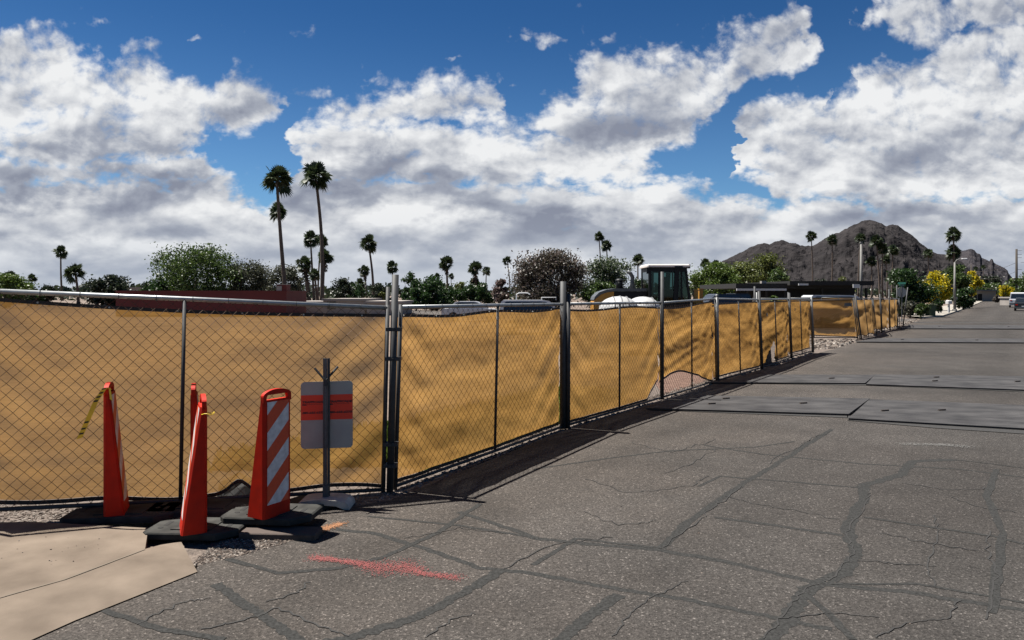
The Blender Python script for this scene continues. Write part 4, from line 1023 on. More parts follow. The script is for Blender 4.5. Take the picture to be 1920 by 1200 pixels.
palm(1643, 452, 13, 1650, 'highest crown of the palm cluster before the mountain')
palm(1655, 466, 13, 1655, 'middle crown of the palm cluster before the mountain')
palm(1674, 470, 12, 1672, 'right crown of the palm cluster before the mountain')
palm(1634, 490, 11, 1634, 'lowest left palm of the cluster before the mountain')
palm(1661, 486, 9, 1663, 'low inner palm of the cluster before the mountain')
palm(1740, 474, 9.5, 1740, 'single palm before the right slope of the mountain')
palm(1787, 439, 15, 1789, 'tall palm beside the street light with a drooping crown')
palm(1787, 472, 10, 1788, 'second crown halfway up behind the tall palm by the street light', d=190)
palm(1830, 504, 5, 1830, 'tiny palm before the far rocky hill, left of two')
palm(1844, 501, 5, 1844, 'tiny palm before the far rocky hill, right of two')
palm(114, 473, 14, 117, 'slim palm at the far left, taller one of two')
palm(141, 511, 17, 147, 'shorter palm with a wide crown at the far left', d=140)
palm(60, 521, 9, 60, 'small palm far left beyond the low bushes')
palm(17, 518, 12, 17, 'small palm poking out of the bush at the left edge')

# ---------------------------------------------------------------- broadleaf trees
def tree(x0, x1, top, d, mat, label, n=2600, size=.26, seed=0, bot=574, lobes=None, flat=1.0, open_=.0, group='broadleaf trees behind the fence', cat='tree', name='tree', bloom=None):
    rnd = random.Random(seed*13+5); m1 = d/F; cx = (x0+x1)/2; W = (x1-x0)*m1; ztop = zz(top, d); zbot = max(.3, min(ztop*.25, zz(bot, d)))
    base = dp(cx, d); root = thing(name, label, cat, tuple(base), 0, group)
    Hc = ztop-zbot; nl = lobes or max(14, int(W*Hc*.9)); nl = min(nl, 60); C = []
    for k in range(nl):
        while True:
            u, v, w_ = rnd.uniform(-1, 1), rnd.uniform(-1, 1), rnd.uniform(-1, 1)
            if u*u+v*v+w_*w_ < 1 and u*u+v*v+w_*w_ > .18: break
        zc = zbot+Hc*(.5+.5*w_*flat)
        k2 = 1.0 if w_ > 0 else 1.0-.1*w_*w_
        C.append((Vector((u*W*.44*k2, v*W*.34, zc*.97)), rnd.uniform(.10, .20)*min(W, Hc*1.4)))
    C.append((Vector((rnd.uniform(-.1, .1)*W, 0, ztop-Hc*.16)), .15*min(W, Hc)))
    mb = MB()
    for k in range(int(n*2.4)):
        c, r_ = C[rnd.randrange(len(C))]
        g = Vector((rnd.gauss(0, 1), rnd.gauss(0, 1), rnd.gauss(0, .8))); g = g.normalized()*r_*abs(rnd.gauss(.75, .35)); p = c+g
        if p.z > ztop+.15 or p.z < .1: continue
        if open_ and noise.noise(p*1.1+Vector((seed, 0, 0))) > open_: continue
        a = Vector((rnd.gauss(0, 1), rnd.gauss(0, 1), rnd.gauss(0, 1))).normalized(); b = a.orthogonal().normalized(); c3 = a.cross(b); s_ = size*rnd.uniform(.6, 1.35)
        al = rnd.random()*6.28; u = b*math.cos(al)+c3*math.sin(al); v = a.cross(u)
        mb.poly([p-u*s_*.5, p-v*s_*.32, p+u*s_*.5, p+v*s_*.3])
    mb.build('crown', M[mat], root)
    tb = MB(); tr = .05*min(W, Hc)**.8
    tb.tube([(0, 0, 0), (.05*W*rnd.uniform(-1, 1), 0, zbot+.1*Hc), (0, 0, zbot+.45*Hc)], [tr*1.3, tr, tr*.6], 7)
    for c, r_ in C[:14]:
        s0 = Vector((0, 0, zbot+.1*Hc*rnd.random())); mid = s0.lerp(c, .5)+Vector((0, 0, -.05*Hc)); tb.tube([s0, mid, c], [tr*.55, tr*.32, tr*.1], 5, False)
    tb.build('trunk', M['treebark'], root, True)
    return root
tree(292, 447, 458, 95, 'leaf_green', 'large airy green tree rising above the dark red wall', 6500, .30, 1)
tree(276, 345, 466, 97, 'leaf_green', 'sparse left lobe tree beside the large airy green tree', 1100, .30, 2, open_=.15)
tree(270, 345, 524, 94, 'leaf_deep', 'dark low bush at the left foot of the large airy tree', 1500, .28, 3)
tree(420, 505, 484, 98, 'leaf_olive', 'grey olive tree right of the large airy green tree', 3800, .28, 4)
tree(490, 566, 496, 104, 'leaf_olive', 'rounded grey olive tree behind the left tallest palm', 3400, .28, 5)
tree(163, 247, 517, 100, 'leaf_dark', 'dark spiky round clump between the far left palms and the red wall', 2600, .34, 6)
tree(252, 290, 529, 150, 'leaf_dark', 'small dark tree touching the left end of the red wall', 900, .35, 7)
tree(-30, 52, 514, 100, 'leaf_bright', 'light green bush at the left edge of the lot', 2200, .3, 8)
tree(40, 78, 532, 110, 'leaf_deep', 'low green bush right of the light green one at the left edge', 800, .3, 9)
tree(76, 108, 533, 112, 'leaf_dark', 'small dark bush below the taller far left palm', 800, .3, 10)
tree(545, 580, 522, 150, 'leaf_olive', 'pale low tree behind the stout palm', 700, .35, 11)
tree(618, 668, 521, 140, 'leaf_dark', 'dark pine like tree over the grey building', 1400, .38, 12, open_=.22)
tree(648, 690, 529, 150, 'leaf_deep', 'small dark green tree right of the pine like one', 800, .38, 13, open_=.25)
tree(690, 732, 532, 140, 'leaf_dark', 'dark rounded tree just left of the tall clamped post', 1200, .36, 14)
tree(708, 724, 546, 120, 'leaf_lime', 'tiny pale flowering bush left of the tall clamped post', 260, .3, 15)
tree(752, 786, 504, 150, 'leaf_deep', 'narrow shaggy tree right of the tall clamped post', 1000, .42, 16, open_=.25)
tree(760, 876, 517, 84, 'leaf_deep', 'wide deep green tree mass beneath the full crowned palm', 5200, .26, 17)
tree(752, 808, 541, 82, 'leaf_deep', 'low dark shrub at the left of the deep green trees', 1800, .26, 18)
tree(846, 880, 526, 110, 'leaf_lime', 'pale green wispy tree between the two deep green masses', 700, .3, 19, open_=.2)
tree(864, 932, 530, 84, 'leaf_deep', 'round deep green tree left of the pink blossoming bush', 3000, .25, 20)
tree(920, 962, 522, 76, 'leaf_pink', 'pinkish grey blossoming bush left of the big purple brown tree', 1700, .22, 21)
tree(956, 1108, 470, 72, 'leaf_brown', 'big purple brown tree behind the thick double post', 9500, .22, 22)
tree(1086, 1200, 483, 76, 'leaf_white', 'green tree covered with white blossoms behind the loader', 5200, .22, 23)
tree(1080, 1170, 528, 70, 'leaf_green', 'green bush at the foot of the white blossoming tree', 2200, .22, 24)
tree(1180, 1216, 520, 90, 'leaf_deep', 'dark green bush behind the loader exhaust stack', 900, .26, 25)
tree(1286, 1386, 494, 80, 'leaf_bright', 'fresh green tree right of the loader cab', 5200, .24, 26)
tree(1352, 1440, 492, 92, 'leaf_lime', 'yellowish green tree left of the tall olive green one', 3200, .28, 27)
tree(1400, 1482, 476, 90, 'leaf_lime', 'taller yellow green tree before the left slope of the mountain', 3600, .28, 28)
tree(1420, 1480, 503, 84, 'leaf_green', 'darker green tree at the foot of the taller yellow green one', 2000, .26, 29)
tree(1526, 1560, 519, 130, 'leaf_dark', 'dark low tree over the flat roof by the slim palms', 700, .34, 30)
tree(1563, 1600, 515, 140, 'leaf_lime', 'light green low tree over the flat roof right of the dark one', 700, .34, 31)
tree(1634, 1742, 507, 62, 'leaf_deep', 'large dark green bush behind the stop sign', 7500, .20, 32, bot=585)
tree(1718, 1788, 509, 78, 'leaf_yellow', 'bright yellow flowering tree left of the street light', 4200, .22, 33, bot=570)
tree(1762, 1818, 496, 96, 'leaf_green', 'tall green tree behind the street light pole', 3600, .27, 34, bot=565)
tree(1786, 1826, 540, 88, 'leaf_deep', 'dark bush at the foot of the street light', 1500, .24, 35, bot=577)
tree(1806, 1838, 504, 104, 'leaf_yellow', 'second yellow flowering tree right of the street light', 1500, .3, 36, bot=548)
tree(1838, 1882, 514, 210, 'leaf_dark', 'dark round tree at the end of the street', 900, .6, 37)
tree(1826, 1884, 531, 190, 'leaf_green', 'lighter green trees in front of the house at the street end', 1300, .5, 38)
tree(1880, 1944, 522, 170, 'leaf_bright', 'green tree beside the utility pole at the right edge', 1900, .45, 39)
tree(1871, 1900, 536, 165, 'leaf_yellow', 'low yellow flowering bush above the parked dark car', 700, .4, 40, bot=556)
tree(1902, 1960, 508, 130, 'leaf_green', 'tree at the right edge above the white van', 1500, .36, 41)
for i, (x0, x1, t, d, mt, lb) in enumerate(((1690, 1722, 567, 58, 'shrub_grey', 'grey green shrub right of the far fence end'), (1712, 1742, 571, 57, 'leaf_green', 'green low shrub left of the wheeled bin'), (1742, 1756, 568, 64, 'shrub_grey', 'brownish shrub right of the wheeled bin'), (1750, 1770, 560, 68, 'leaf_deep', 'dark small shrub left of the mailbox'),
     (1790, 1808, 562, 88, 'leaf_deep', 'dark shrub right of the street light base'), (1860, 1880, 553, 160, 'leaf_brown', 'reddish brown shrub at the street end'), (1440, 1468, 552, 36, 'leaf_bright', 'small bright green shrub beside the dark thick post'))):
    tree(x0, x1, t, d, mt, lb, 1100, .16 if d < 100 else .3, 60+i, bot=600, group='shrubs along the street', cat='shrub', name='shrub')
# far-off trees that close the horizon
rnd = random.Random(99); mb = MB()
for k in range(11000):
    px = rnd.uniform(-500, 2250); d = rnd.uniform(215, 290); hgt = 4.2+2.6*noise.noise(Vector((px*.02, 0, 0)))+1.2*noise.noise(Vector((px*.09, 3, 0)))
    if 1480 < px < 1920: d = rnd.uniform(330, 420)
    p = dp(px, d, rnd.random()**.7*max(1.5, hgt)); a = Vector((rnd.gauss(0, 1), rnd.gauss(0, 1), rnd.gauss(0, 1))).normalized(); b = a.orthogonal().normalized(); c3 = a.cross(b); s_ = rnd.uniform(.5, 1.3)
    mb.poly([p-b*s_, p-c3*s_*.6, p+b*s_, p+c3*s_*.6])
tag(mb.build('distant_trees', M['leaf_dark']), 'far-off low tree line closing the horizon', 'trees', None, 'stuff')

# ---------------------------------------------------------------- buildings
def building_root(name, label, px, d, cat='building', rz=0.0): return thing(name, label, cat, tuple(dp(px, d)), rz)
# long oxblood wall with a stub at its right end
d = 62; r_ = building_root('red_building', 'long low dark red building wall with a chimney stub at its right end', 380, d)
x0, x1 = (217-380)/F*d, (537-380)/F*d; zt = zz(545, d)
MB().box(((x0+x1)/2, 3, (zt-.12)/2), (x1-x0, 6, zt-.12)).build('wall', M['redwall'], r_)
MB().box(((x0+x1)/2, 3, zt-.06), (x1-x0+.1, 6.1, .12)).build('parapet', M['redwall'], r_)
sx = (525-380)/F*d; ch = MB().box((sx+.12, .6, zt+.25), (.85, 1.1, .50)).build('chimney', M['redwall'], r_)
MB().box((sx-.08, .02, zt+.20), (.45, .08, .40)).build('stucco_face', M['stucco'], ch); MB().box((sx+.12, .6, zt+.53), (.95, 1.2, .06)).build('cap', M['stucco'], ch)
def flat_house(x0, x1, top, d, mat, label, dep=8, door=None, step=None):
    r_ = building_root('flat_roof_house', label, (x0+x1)/2, d, 'house'); w = (x1-x0)/F*d; h = zz(top, d)
    MB().box((0, dep/2, h/2-.1), (w, dep, h-.2)).build('wall', M[mat], r_); MB().box((0, dep/2, h-.1), (w+.3, dep+.3, .2)).build('roof', M['stucco'], r_)
    if step: MB().box((w*step[0], dep*.4, h+.2), (w*step[1], dep*.5, .55)).build('raised_roof', M['stucco'], r_)
    for (a, b, zl, zh) in (door or []): f = MB().box((w*a, -.02, (zl+zh)/2), (w*b, .05, zh-zl)).build('window', M['carglass'], r_)
    return r_
flat_house(606, 684, 560, 70-2, 'stucco', 'grey flat roofed building behind the fence below the low dark trees', door=[(-.3, .2, .5, 1.2)], step=None)
flat_house(688, 750, 564.5, 66, 'stucco', 'darker grey flat roofed building left of the tall clamped post', step=None)
flat_house(545, 606, 565, 72, 'stucco', 'low pale building behind the trunks of the palm clump')
flat_house(190, 219, 538, 120, 'stucco', 'small pale house at the left end of the red wall')
flat_house(1905, 1990, 557, 120, 'stucco', 'low pale wall at the right edge behind the parked van', dep=4)
# dark low carport building
d = 52; r_ = building_root('dark_building', 'long low carport, its shade put into near-black walls, with deep flat roof and bright gaps', 1500, d)
X = lambda px: (px-1500)/F*d
MB().box(((X(1380)+X(1490))/2, 5, zz(536, d)), (X(1490)-X(1380), 10, .35)).build('roof', M['carport_shade'], r_)
MB().box(((X(1476)+X(1632))/2, 4, zz(531, d)), (X(1632)-X(1476), 9, .30)).build('roof', M['carport_shade'], r_)
MB().box(((X(1400)+X(1632))/2, 2.5, (zz(534, d))/2), (X(1632)-X(1400), .3, zz(534, d)-.1)).build('wall', M['carport_shade'], r_)  # solid dark sheet that gives the carport its black, shaded inside
MB().box(((X(1476)+X(1600))/2, .4, (zz(541, d)+zz(534, d))/2), (X(1600)-X(1476), .2, .3)).build('fascia', M['carport_shade'], r_)
MB().box(((X(1378)+X(1470))/2, -.4, zz(543, d)), (X(1470)-X(1378), .15, .15), .0).build('white_beam', M['whitepaint'], r_)
MB().box(((X(1491)+X(1509))/2, -.6, zz(533.5, d)), (X(1509)-X(1491), .1, .13)).build('white_panel', M['whitepaint'], r_)
MB().box(((X(1592)+X(1604))/2, -.6, zz(536.5, d)), (X(1604)-X(1592), .1, .26)).build('white_panel', M['whitepaint'], r_)
MB().box((X(1449), 2, zz(530, d)), (.35, .4, .3)).build('roof_vent', M['stucco'], r_)
for px in (1405, 1440, 1475, 1545, 1628): MB().box((X(px), .3, zz(540, d)/2), (.14, .14, zz(540, d))).build('column', M['carport_shade'], r_)
MB().box(((X(1390)+X(1480))/2, 3, .9), (X(1480)-X(1390), .2, 1.75)).build('shade_infill', M['carport_shade'], r_)  # more dark infill for the shaded inside
# house at the street end
d = 185; r_ = building_root('street_end_house', 'low grey house with dark garage openings at the end of the street', 1845, d, 'house')
X = lambda px: (px-1845)/F*d
MB().box((X(1846), 4, zz(545, d)/2), (X(1868)-X(1824), 8, zz(545, d))).build('wall', M['stucco'], r_); MB().box((X(1846), 3.5, zz(544.5, d)), (X(1872)-X(1822), 9.6, .35)).build('roof', M['hood'], r_)
MB().box((X(1837), -.05, zz(556, d)/2+.3), (X(1841)-X(1833), .1, 2.0)).build('garage_opening', M['black'], r_); MB().box((X(1828), -.05, zz(556, d)/2+.3), (X(1831)-X(1825), .1, 2.0)).build('garage_opening', M['black'], r_)
sheet('pale_driveway', [xy(at(1877, 561.5)), xy(at(1892, 561.5)), xy(at(1886, 557)), xy(at(1874, 557))], .02, M['kerb'])

# ---------------------------------------------------------------- wheel loader
d = 32; k = d/F
ld = thing('wheel_loader', 'yellow and black wheel loader with tall glazed cab parked behind the fence', 'wheel loader', tuple(dp(1200, d)))
X = lambda px: (px-1200)*k
Z = lambda py: zz(py, d)
# cab frame: corner pillars, roof, glass
ct, cb = Z(503), Z(569); hd = .85
lowx0, lowx1, topx0, topx1 = X(1211), X(1288), X(1210), X(1277)
fr = MB()
for y in (-hd, hd):
    for (xa, xb, r0) in ((lowx0+.03, topx0+.03, .07), (X(1229), X(1230), .075), (X(1257), X(1261), .11), (lowx1, topx1, .055), (X(1270), X(1269), .035)):
        fr.tube([(xa, y, cb-.7), (xb, y, ct)], r0, 6)
    fr.box(((lowx0+lowx1)/2, y, cb-.35), (lowx1-lowx0, .08, .9)); fr.box(((topx0+topx1)/2, y, ct-.08), (topx1-topx0, .1, .2))
fr.box((lowx1, 0, cb-.35), (.1, hd*2, .9)); fr.box((lowx0, 0, cb-.2), (.08, hd*2, 1.1)); fr.box((topx0+.02, 0, ct-.08), (.1, hd*2, .18)); fr.box((topx1, 0, ct-.08), (.1, hd*2, .18))
fr.build('cab_frame', M['cab'], ld)
gl = MB()
for y in (-hd+.01, hd-.01): gl.quad((lowx0, y, cb), (lowx1, y, cb), (topx1, y, ct-.1), (topx0, y, ct-.1))
gl.quad((lowx1, -hd, cb), (lowx1, hd, cb), (topx1, hd, ct-.1), (topx1, -hd, ct-.1)); gl.quad((lowx0, -hd, cb), (lowx0, hd, cb), (topx0, hd, ct-.1), (topx0, -hd, ct-.1))
gl.build('cab_glass', M['cabglass'], ld)
MB().bbox(((X(1206)+X(1284))/2, 0, Z(499.5)), (X(1284)-X(1206), hd*2+.25, .13), .05).build('cab_roof', M['cabroof'], ld)
MB().box((X(1283), -hd*.7, Z(500.5)), (.2, .22, .17)).box((X(1283), hd*.7, Z(500.5)), (.2, .22, .17)).box((X(1263), -hd-.1, Z(503)), (.35, .1, .12)).build('work_lights', M['cab'], ld)
it = MB(); it.bbox((X(1252), 0, Z(553)), (.55, .6, .5), .06).box((X(1246), 0, Z(535)), (.16, .5, .75), 0).box((X(1268), 0, Z(556)), (.25, .4, .55)).tube([(X(1268), 0, Z(548)), (X(1263), 0, Z(538))], .035, 6)
it.build('seat', M['cab'], ld)
MB().tube([(X(1262)+.17*math.cos(a), .17*math.sin(a), Z(538)+.06*math.cos(a)) for a in [q*.5 for q in range(14)]], .015, 5).build('steering_wheel', M['cab'], ld)
mr_ = MB().box((X(1207)-.02, -hd-.25, Z(509)), (.12, .06, .26)).tube([(X(1207)-.02, -hd-.25, Z(504)), (topx0, -hd, Z(501))], .015, 5).build('mirror', M['cab'], ld)
# hood with rounded rear
pr = [(X(1207), Z(541)), (X(1150), Z(541)), (X(1134), Z(543)), (X(1120), Z(548)), (X(1112), Z(556)), (X(1109.5), Z(568)), (X(1109), Z(600)), (X(1207), Z(600))]
inner = [(X(1207), Z(547)), (X(1150), Z(547)), (X(1146), Z(548)), (X(1146), Z(600)), (X(1207), Z(600))]
MB().prism([(x, z) for x, z in [(X(1207), Z(541)), (X(1150), Z(541)), (X(1134), Z(543)), (X(1120), Z(548)), (X(1112), Z(556)), (X(1110), Z(562)), (X(1115), Z(558)), (X(1123), Z(552)), (X(1136), Z(547.5)), (X(1150), Z(546)), (X(1207), Z(546))]], -.72, .72).build('hood', M['hood'], ld)
MB().prism([(X(1207), Z(546.5)), (X(1147), Z(546.5)), (X(1147), .9), (X(1207), .9)], -.66, .66).build('engine_panel', M['cab'], ld)
MB().prism([(X(1147), Z(547)), (X(1136), Z(548)), (X(1124), Z(552)), (X(1115), Z(559)), (X(1110), Z(566)), (X(1110), .8), (X(1147), .8)], -.68, .68).build('counterweight', M['yellow'], ld)
MB().tube([(X(1184), -.2, Z(541)), (X(1184), -.2, Z(530)), (X(1184.5), -.2, Z(520)), (X(1181), -.2, Z(513)), (X(1175), -.2, Z(509))], [.15, .085, .085, .085, .08], 10).build('exhaust_stack', M['galv'], ld, True)
MB().tube([(X(1162), .1, Z(541)), (X(1162), .1, Z(526))], .16, 10).dome((X(1162), .1, Z(526)), .19, .19, .1, 12, 4).build('air_intake', M['cab'], ld, True)
text_mesh('JD', .2, 'whitepaint', ld, (X(1219), -hd-.05, Z(558)), width=.14) if False else None
for wx in (X(1150), X(1300)):
    for wy in (-1.05, 1.05):
        w_ = MB().disc((wx, wy, .72), .72, (0, 1, 0), .5, 22).build('wheel', M['tyre'], ld); MB().disc((wx, wy+(-.26 if wy < 0 else .26), .72), .36, (0, 1, 0), .04, 18).build('rim', M['yellow'], w_)
MB().box((X(1240), 0, .95), (3.6, 1.3, .6)).build('chassis', M['yellow'], ld)
for px in (1301, 1317):
    py = 545.5 if px == 1301 else 543.5
    b_ = MB().box((X(px), -.3 if px == 1301 else .3, (Z(py)+.9)/2), (.17, .22, Z(py)-.9)).build('lift_arm_tower', M['yellow'], ld); MB().box((X(px), -.3 if px == 1301 else .3, Z(py)+.03), (.20, .26, .06)).build('cap', M['yellow'], b_)
MB().tube([(X(1290), -.5, Z(566)), (X(1330), -.5, Z(574)), (X(1372), -.5, .6)], .12, 6).tube([(X(1290), .5, Z(566)), (X(1330), .5, Z(574)), (X(1372), .5, .6)], .12, 6).build('lift_arms', M['yellow'], ld)
MB().prism([(X(1365), .1), (X(1410), .12), (X(1400), .25), (X(1378), .5), (X(1376), 1.2), (X(1366), 1.25)], -1.3, 1.3).build('bucket', M['hood'], ld)

# white ribbed plastic tanks in front of the loader
for i, (px, rxp, top, lab) in enumerate(((1160, 37, 555.5, 'white ribbed plastic tank before the loader, left one'), (1205, 32, 556, 'white rounded plastic tank before the loader, right one'))):
    d = 24 if i == 0 else 25; rt = thing('plastic_tank', lab, 'tank', tuple(dp(px, d)), 0, 'white plastic tanks by the loader'); rx = rxp/F*d; h = zz(top, d)
    MB().dome((0, 0, h-.42), rx, .8, .42, 24, 8).build('lid', M['white_plastic'], rt, True)
    bd = MB(); n0 = len(bd.v)
    for z in (0, h-.42): bd.v += [(rx*math.cos(a*math.pi/12), .8*math.sin(a*math.pi/12), z) for a in range(24)]
    for a in range(24): bd.f.append((a, (a+1) % 24, 24+(a+1) % 24, 24+a))
    bd.build('body', M['white_plastic'], rt, True)
    for rxx in ((-.35, .0, .32) if i == 0 else (.45,)):
        q = []; xx = rxx*rx
        for a in range(13):
            th = math.pi*a/12; sc = math.sqrt(1-rxx*rxx); q.append((xx+.04*math.sin(th), -.8*sc*math.cos(th), h-.42+.425*sc*math.sin(th)))
        MB().tube(q, .022, 5).build('rib', M['rib'], rt, True)

# ---------------------------------------------------------------- vehicles
def vehicle(name, label, cat, loc, yaw, L, Wd, Ht, body, paint, group=None, rack=False):
    root = thing(name, label, cat, loc, yaw, group); hw = Wd/2
    low, cabp = body
    mb = MB(); mb.prism([(x*L, z*Ht) for x, z in low], -hw, hw); mb.build('body', M[paint], root)
    c = MB(); tp_ = .82; P_ = [(x*L, z*Ht) for x, z in cabp]; n = len(P_); zmin = min(p[1] for p in P_); zmax = max(p[1] for p in P_)
    def wy(z): return hw*(.97-(.97-tp_)*(z-zmin)/(zmax-zmin))
    for s_ in (-1, 1): c.v += [(x, s_*wy(z), z) for x, z in P_]
    for i in range(n): j = (i+1) % n; c.f.append((i, j, n+j, n+i))
    c.f.append(tuple(range(n))[::-1]); c.f.append(tuple(n+i for i in range(n))); c.build('cabin', M[paint], root)
    cx = sum(p[0] for p in P_)/n; cz = sum(p[1] for p in P_)/n; g = MB()
    Q = [(cx+(x-cx)*.86, cz+(z-cz)*.70+.01) for x, z in P_]
    for s_ in (-1, 1): q = [(x, s_*(wy(z)+.012), z) for x, z in Q]; g.poly(q if s_ > 0 else q[::-1])
    g.build('side_windows', M['carglass'], root)
    xs = sorted(P_, key=lambda p: p[0]); 
    for nm, a, b in (('rear_window', P_[0], P_[1]), ('windscreen', P_[-1], P_[-2])):
        A = Vector(a).lerp(Vector(b), .12); B_ = Vector(a).lerp(Vector(b), .88); o_ = .015 if nm == 'windscreen' else -.015
        MB().quad((A.x+o_, -wy(A.y)*.88, A.y+.01), (A.x+o_, wy(A.y)*.88, A.y+.01), (B_.x+o_, wy(B_.y)*.88, B_.y+.01), (B_.x+o_, -wy(B_.y)*.88, B_.y+.01)).build(nm, M['carglass'], root)
    for fx in (-.31, .31):
        for s_ in (-1, 1):
            w_ = MB().disc((fx*L, s_*(hw-.08), .33), .33, (0, 1, 0), .22, 18).build('wheel', M['tyre'], root); MB().disc((fx*L, s_*(hw+.032), .33), .19, (0, 1, 0), .01, 12).build('rim', M['rim'], w_)
    for s_ in (-1, 1):
        MB().box((-L/2-.005, s_*hw*.78, Ht*.48), (.03, .22, .14)).build('tail_light', M['orange'], root); MB().box((L/2+.003, s_*hw*.72, Ht*.40), (.03, .3, .13)).build('headlight', M['whitepaint'], root)
    MB().box((-L/2-.03, 0, Ht*.27), (.1, Wd*.96, .16)).box((L/2+.03, 0, Ht*.25), (.1, Wd*.96, .16)).build('bumpers', M['hood'], root)
    MB().box((-L/2-.01, 0, Ht*.36), (.02, .5, .12)).build('number_plate', M['whitepaint'], root)
    if rack:
        MB().tube([(-.25*L, 0, Ht*.95), (-.25*L, 0, Ht+.28), (-.21*L, 0, Ht+.36), (-.10*L, 0, Ht+.36), (-.06*L, 0, Ht+.28)], .035, 6).tube([(.10*L, 0, Ht), (.10*L, 0, Ht+.13), (.30*L, 0, Ht+.13), (.30*L, 0, Ht)], .025, 6).build('rack', M['whitepaint'], root)
    return root
VAN = ([(-.5, .16), (-.5, .5), (-.49, .56), (.40, .56), (.49, .46), (.5, .16)], [(-.485, .56), (-.46, .95), (-.43, 1.0), (.12, 1.0), (.20, .97), (.38, .56)])
SEDAN = ([(-.5, .18), (-.5, .58), (-.47, .64), (.34, .62), (.47, .54), (.5, .18)], [(-.40, .63), (-.28, .97), (-.22, 1.0), (.04, 1.0), (.09, .97), (.27, .62)])
PICK = ([(-.5, .22), (-.5, .62), (.30, .62), (.47, .58), (.5, .22)], [(-.06, .61), (-.04, .96), (0, 1.0), (.16, 1.0), (.19, .97), (.30, .61)])
ry = math.atan2(RD.y, RD.x)
G_ = 'vehicles parked along the right side of the street'
p = at(1921, 577); vehicle('parked_van', 'white van parked at the right edge of the street, seen from behind', 'van', (p.x+.6, p.y+2.2, 0), ry, 5.1, 2.0, 2.15, VAN, 'carwhite', G_)
p = at(1932, 583); vehicle('parked_car', 'dark car at the right edge nearer than the white van', 'car', (p.x, p.y+1, 0), ry, 4.6, 1.85, 1.5, SEDAN, 'cardark', G_)
p = at(1894, 564.5); vehicle('parked_car', 'dark car at the far end of the parked row', 'car', (p.x, p.y, 0), ry, 4.7, 1.9, 1.75, VAN, 'cardark', G_)
p = at(1903, 564.8); vehicle('parked_car', 'silver car between the white van and the far dark car', 'car', (p.x, p.y, 0), ry, 4.5, 1.85, 1.5, SEDAN, 'carsilver', G_)
G2 = 'vehicles standing in the lot behind the fence'
d = 36; p = dp(1002, d); vehicle('work_truck', 'white work vehicle with roof rack behind the fence, left of the thick double post', 'truck', (p.x, p.y, 0), .0, 3.6, 1.9, zz(562.5, d), VAN, 'carwhite', G2, rack=True)
d = 52; p = dp(887, d); vehicle('parked_car', 'white car roof just showing over the fence below the round green tree', 'car', (p.x, p.y, 0), .0, 4.4, 1.8, zz(565, d), SEDAN, 'carwhite', G2)
d = 34; p = dp(1343, d); vehicle('pickup_truck', 'black vehicle right of the loader with a shiny hood', 'car', (p.x, p.y, 0), math.pi, 3.2, 1.9, zz(551, d), SEDAN, 'cardark', G2)
d = 36; p = dp(1392, d); vehicle('pickup_truck', 'black pickup beside the shiny black vehicle, by the dark thick post', 'pickup', (p.x, p.y, 0), math.pi, 3.6, 1.9, zz(550.5, d), PICK, 'cardark', G2)
d = 46; p = dp(1571, d); vehicle('box_truck', 'white vehicle with dark gaps above the wide creased fence panel', 'van', (p.x, p.y, 0), 0, 4.4, 1.9, zz(553.5, d), VAN, 'carwhite', G2)

# ---------------------------------------------------------------- poles, lights, signs
def pole(px, top, d, r0, r1, mat, label, name='light_pole', cat='pole'):
    root = thing(name, label, cat, tuple(dp(px, d))); h = zz(top, d); MB().tube([(0, 0, 0), (0, 0, h)], [r0, r1], 10).build('shaft', M[mat], root, True); return root, h
rt, h = pole(1790, 492, 76, .13, .08, 'pole', 'concrete street light with short arm beside the tall palm', 'street_light', 'street light')
MB().tube([(0, 0, h-.05), (.25, 0, h+.28), (.75, 0, h+.40)], [.06, .045, .04], 8).build('arm', M['pole'], rt, True)
MB().bbox((1.0, 0, h+.38), (.62, .24, .13), .05).build('lamp_head', M['whitepaint'], rt); MB().tube([(0, 0, 0), (0, 0, .35)], [.3, .2], 10).build('base', M['pole'], rt)
MB().box((.14, -.1, 1.5), (.16, .12, .3)).build('control_box', M['pole'], rt)
rt, h = pole(1614.5, 456, 55, .12, .075, 'pole', 'slim pale light pole beside the third slim palm'); 
MB().tube([(0, 0, h), (0, 0, h+.12)], .11, 8).build('cap', M['pole'], rt)
rt, h = pole(1906, 467, 150, .28, .2, 'woodpole', 'dark wooden utility pole at the right carrying wires', 'utility_pole', 'utility pole')
for zf in (.97, .90, .84, .62, .5): MB().tube([(0, 0, h*zf), (.9, -.3, h*zf)], .035, 5).build('insulator_arm', M['woodpole'], rt)
MB().box((-.4, 0, h*.42), (.5, .5, 1.0)).build('transformer', M['woodpole'], rt)
rt, h = pole(1821, 497, 175, .18, .12, 'woodpole', 'far wooden utility pole before the rocky hill', 'utility_pole', 'utility pole')
rt2, h2 = pole(774.5, 513, 170, .14, .11, 'woodpole', 'thin dark pole right of the tallest clamped post', 'utility_pole', 'utility pole')
def wire(a, b, sag, label, r=.028):
    mb = MB(); a = Vector(a); b = Vector(b); mb.tube([a.lerp(b, t/14)-Vector((0, 0, sag*4*(t/14)*(1-t/14)))-a for t in range(15)], r, 4); o = mb.build('power_line', M['woodpole']); o.location = a
    tag(o, label, 'cable', 'overhead cables at the right')
U = dp(1906, 150); V_ = dp(1821, 175)
for i, (pa, pb, lb) in enumerate(((492, 512, 'highest power line between the two wooden poles'), (508, 520, 'middle power line between the two wooden poles'), (526, 531, 'lowest power line between the two wooden poles, sagging'))):
    wire((U.x, U.y, zz(pa, 150)), (V_.x, V_.y, zz(pb-4, 175)), .8+.5*i, lb)
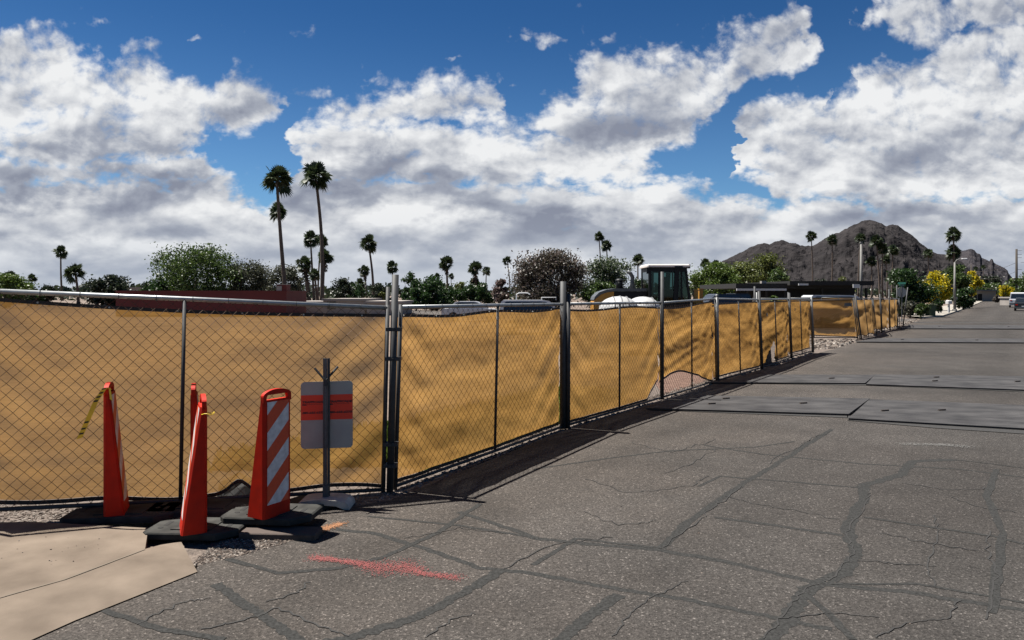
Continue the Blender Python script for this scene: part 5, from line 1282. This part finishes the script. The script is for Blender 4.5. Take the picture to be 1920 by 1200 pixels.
wire((U.x+.9, U.y, zz(492, 150)), (U.x+30, U.y-25, zz(480, 120)), .5, 'power line running off the right edge from the utility pole'); wire((U.x+.9, U.y, zz(526, 150)), (U.x+30, U.y-25, zz(524, 120)), .7, 'lower cable running off the right edge from the utility pole')
# stop sign from behind with street name blades
d = 50; rt = thing('stop_sign', 'grey octagonal stop sign back with green name blades, past the last fence panel', 'street sign', tuple(dp(1691, d)))
h = zz(548, d); MB().tube([(0, 0, 0), (0, 0, zz(533, d))], .035, 8).build('post', M['galv'], rt)
rr = .37; oc = [(rr*math.cos(R(22.5+45*i)), h+rr*math.sin(R(22.5+45*i))) for i in range(8)]; MB().prism(oc[::-1], .05, .06).build('sign_plate', M['sign_white'], rt)
MB().box((0, 0, zz(535, d)), (.5, .02, .14), .5).build('name_blade', M['streetsign'], rt); MB().box((0, 0, zz(531, d)), (.5, .02, .14), -.8).build('name_blade', M['streetsign'], rt)
# mailbox, bin, small sign
d = 70; rt = thing('mailbox', 'white mailbox on a post beside the pavement', 'mailbox', tuple(dp(1779, d))); MB().box((0, 0, .5), (.14, .14, 1.0)).build('post', M['whitepaint'], rt); MB().bbox((0, 0, 1.15), (.42, .5, .34), .06).build('box', M['whitepaint'], rt)
d = 70; rt = thing('mailbox', 'grey mailbox left of the white one', 'mailbox', tuple(dp(1764, d))); MB().box((0, 0, .5), (.12, .12, 1.0)).build('post', M['galv'], rt); MB().bbox((0, 0, 1.12), (.5, .4, .25), .06).build('box', M['hood'], rt)
d = 60; rt = thing('wheeled_bin', 'olive green wheeled bin among the shrubs by the corner', 'bin', tuple(dp(1744.5, d))); MB().prism([(-.24, .06), (-.29, 1.0), (.29, 1.0), (.24, .06)][::-1], -.3, .3).build('body', M['bin'], rt); MB().bbox((0, 0, 1.04), (.66, .70, .08), .03).build('lid', M['bin'], rt)
MB().disc((-.2, .32, .1), .1, (0, 1, 0), .06, 12).build('wheel', M['tyre'], rt); MB().disc((.2, .32, .1), .1, (0, 1, 0), .06, 12).build('wheel', M['tyre'], rt)
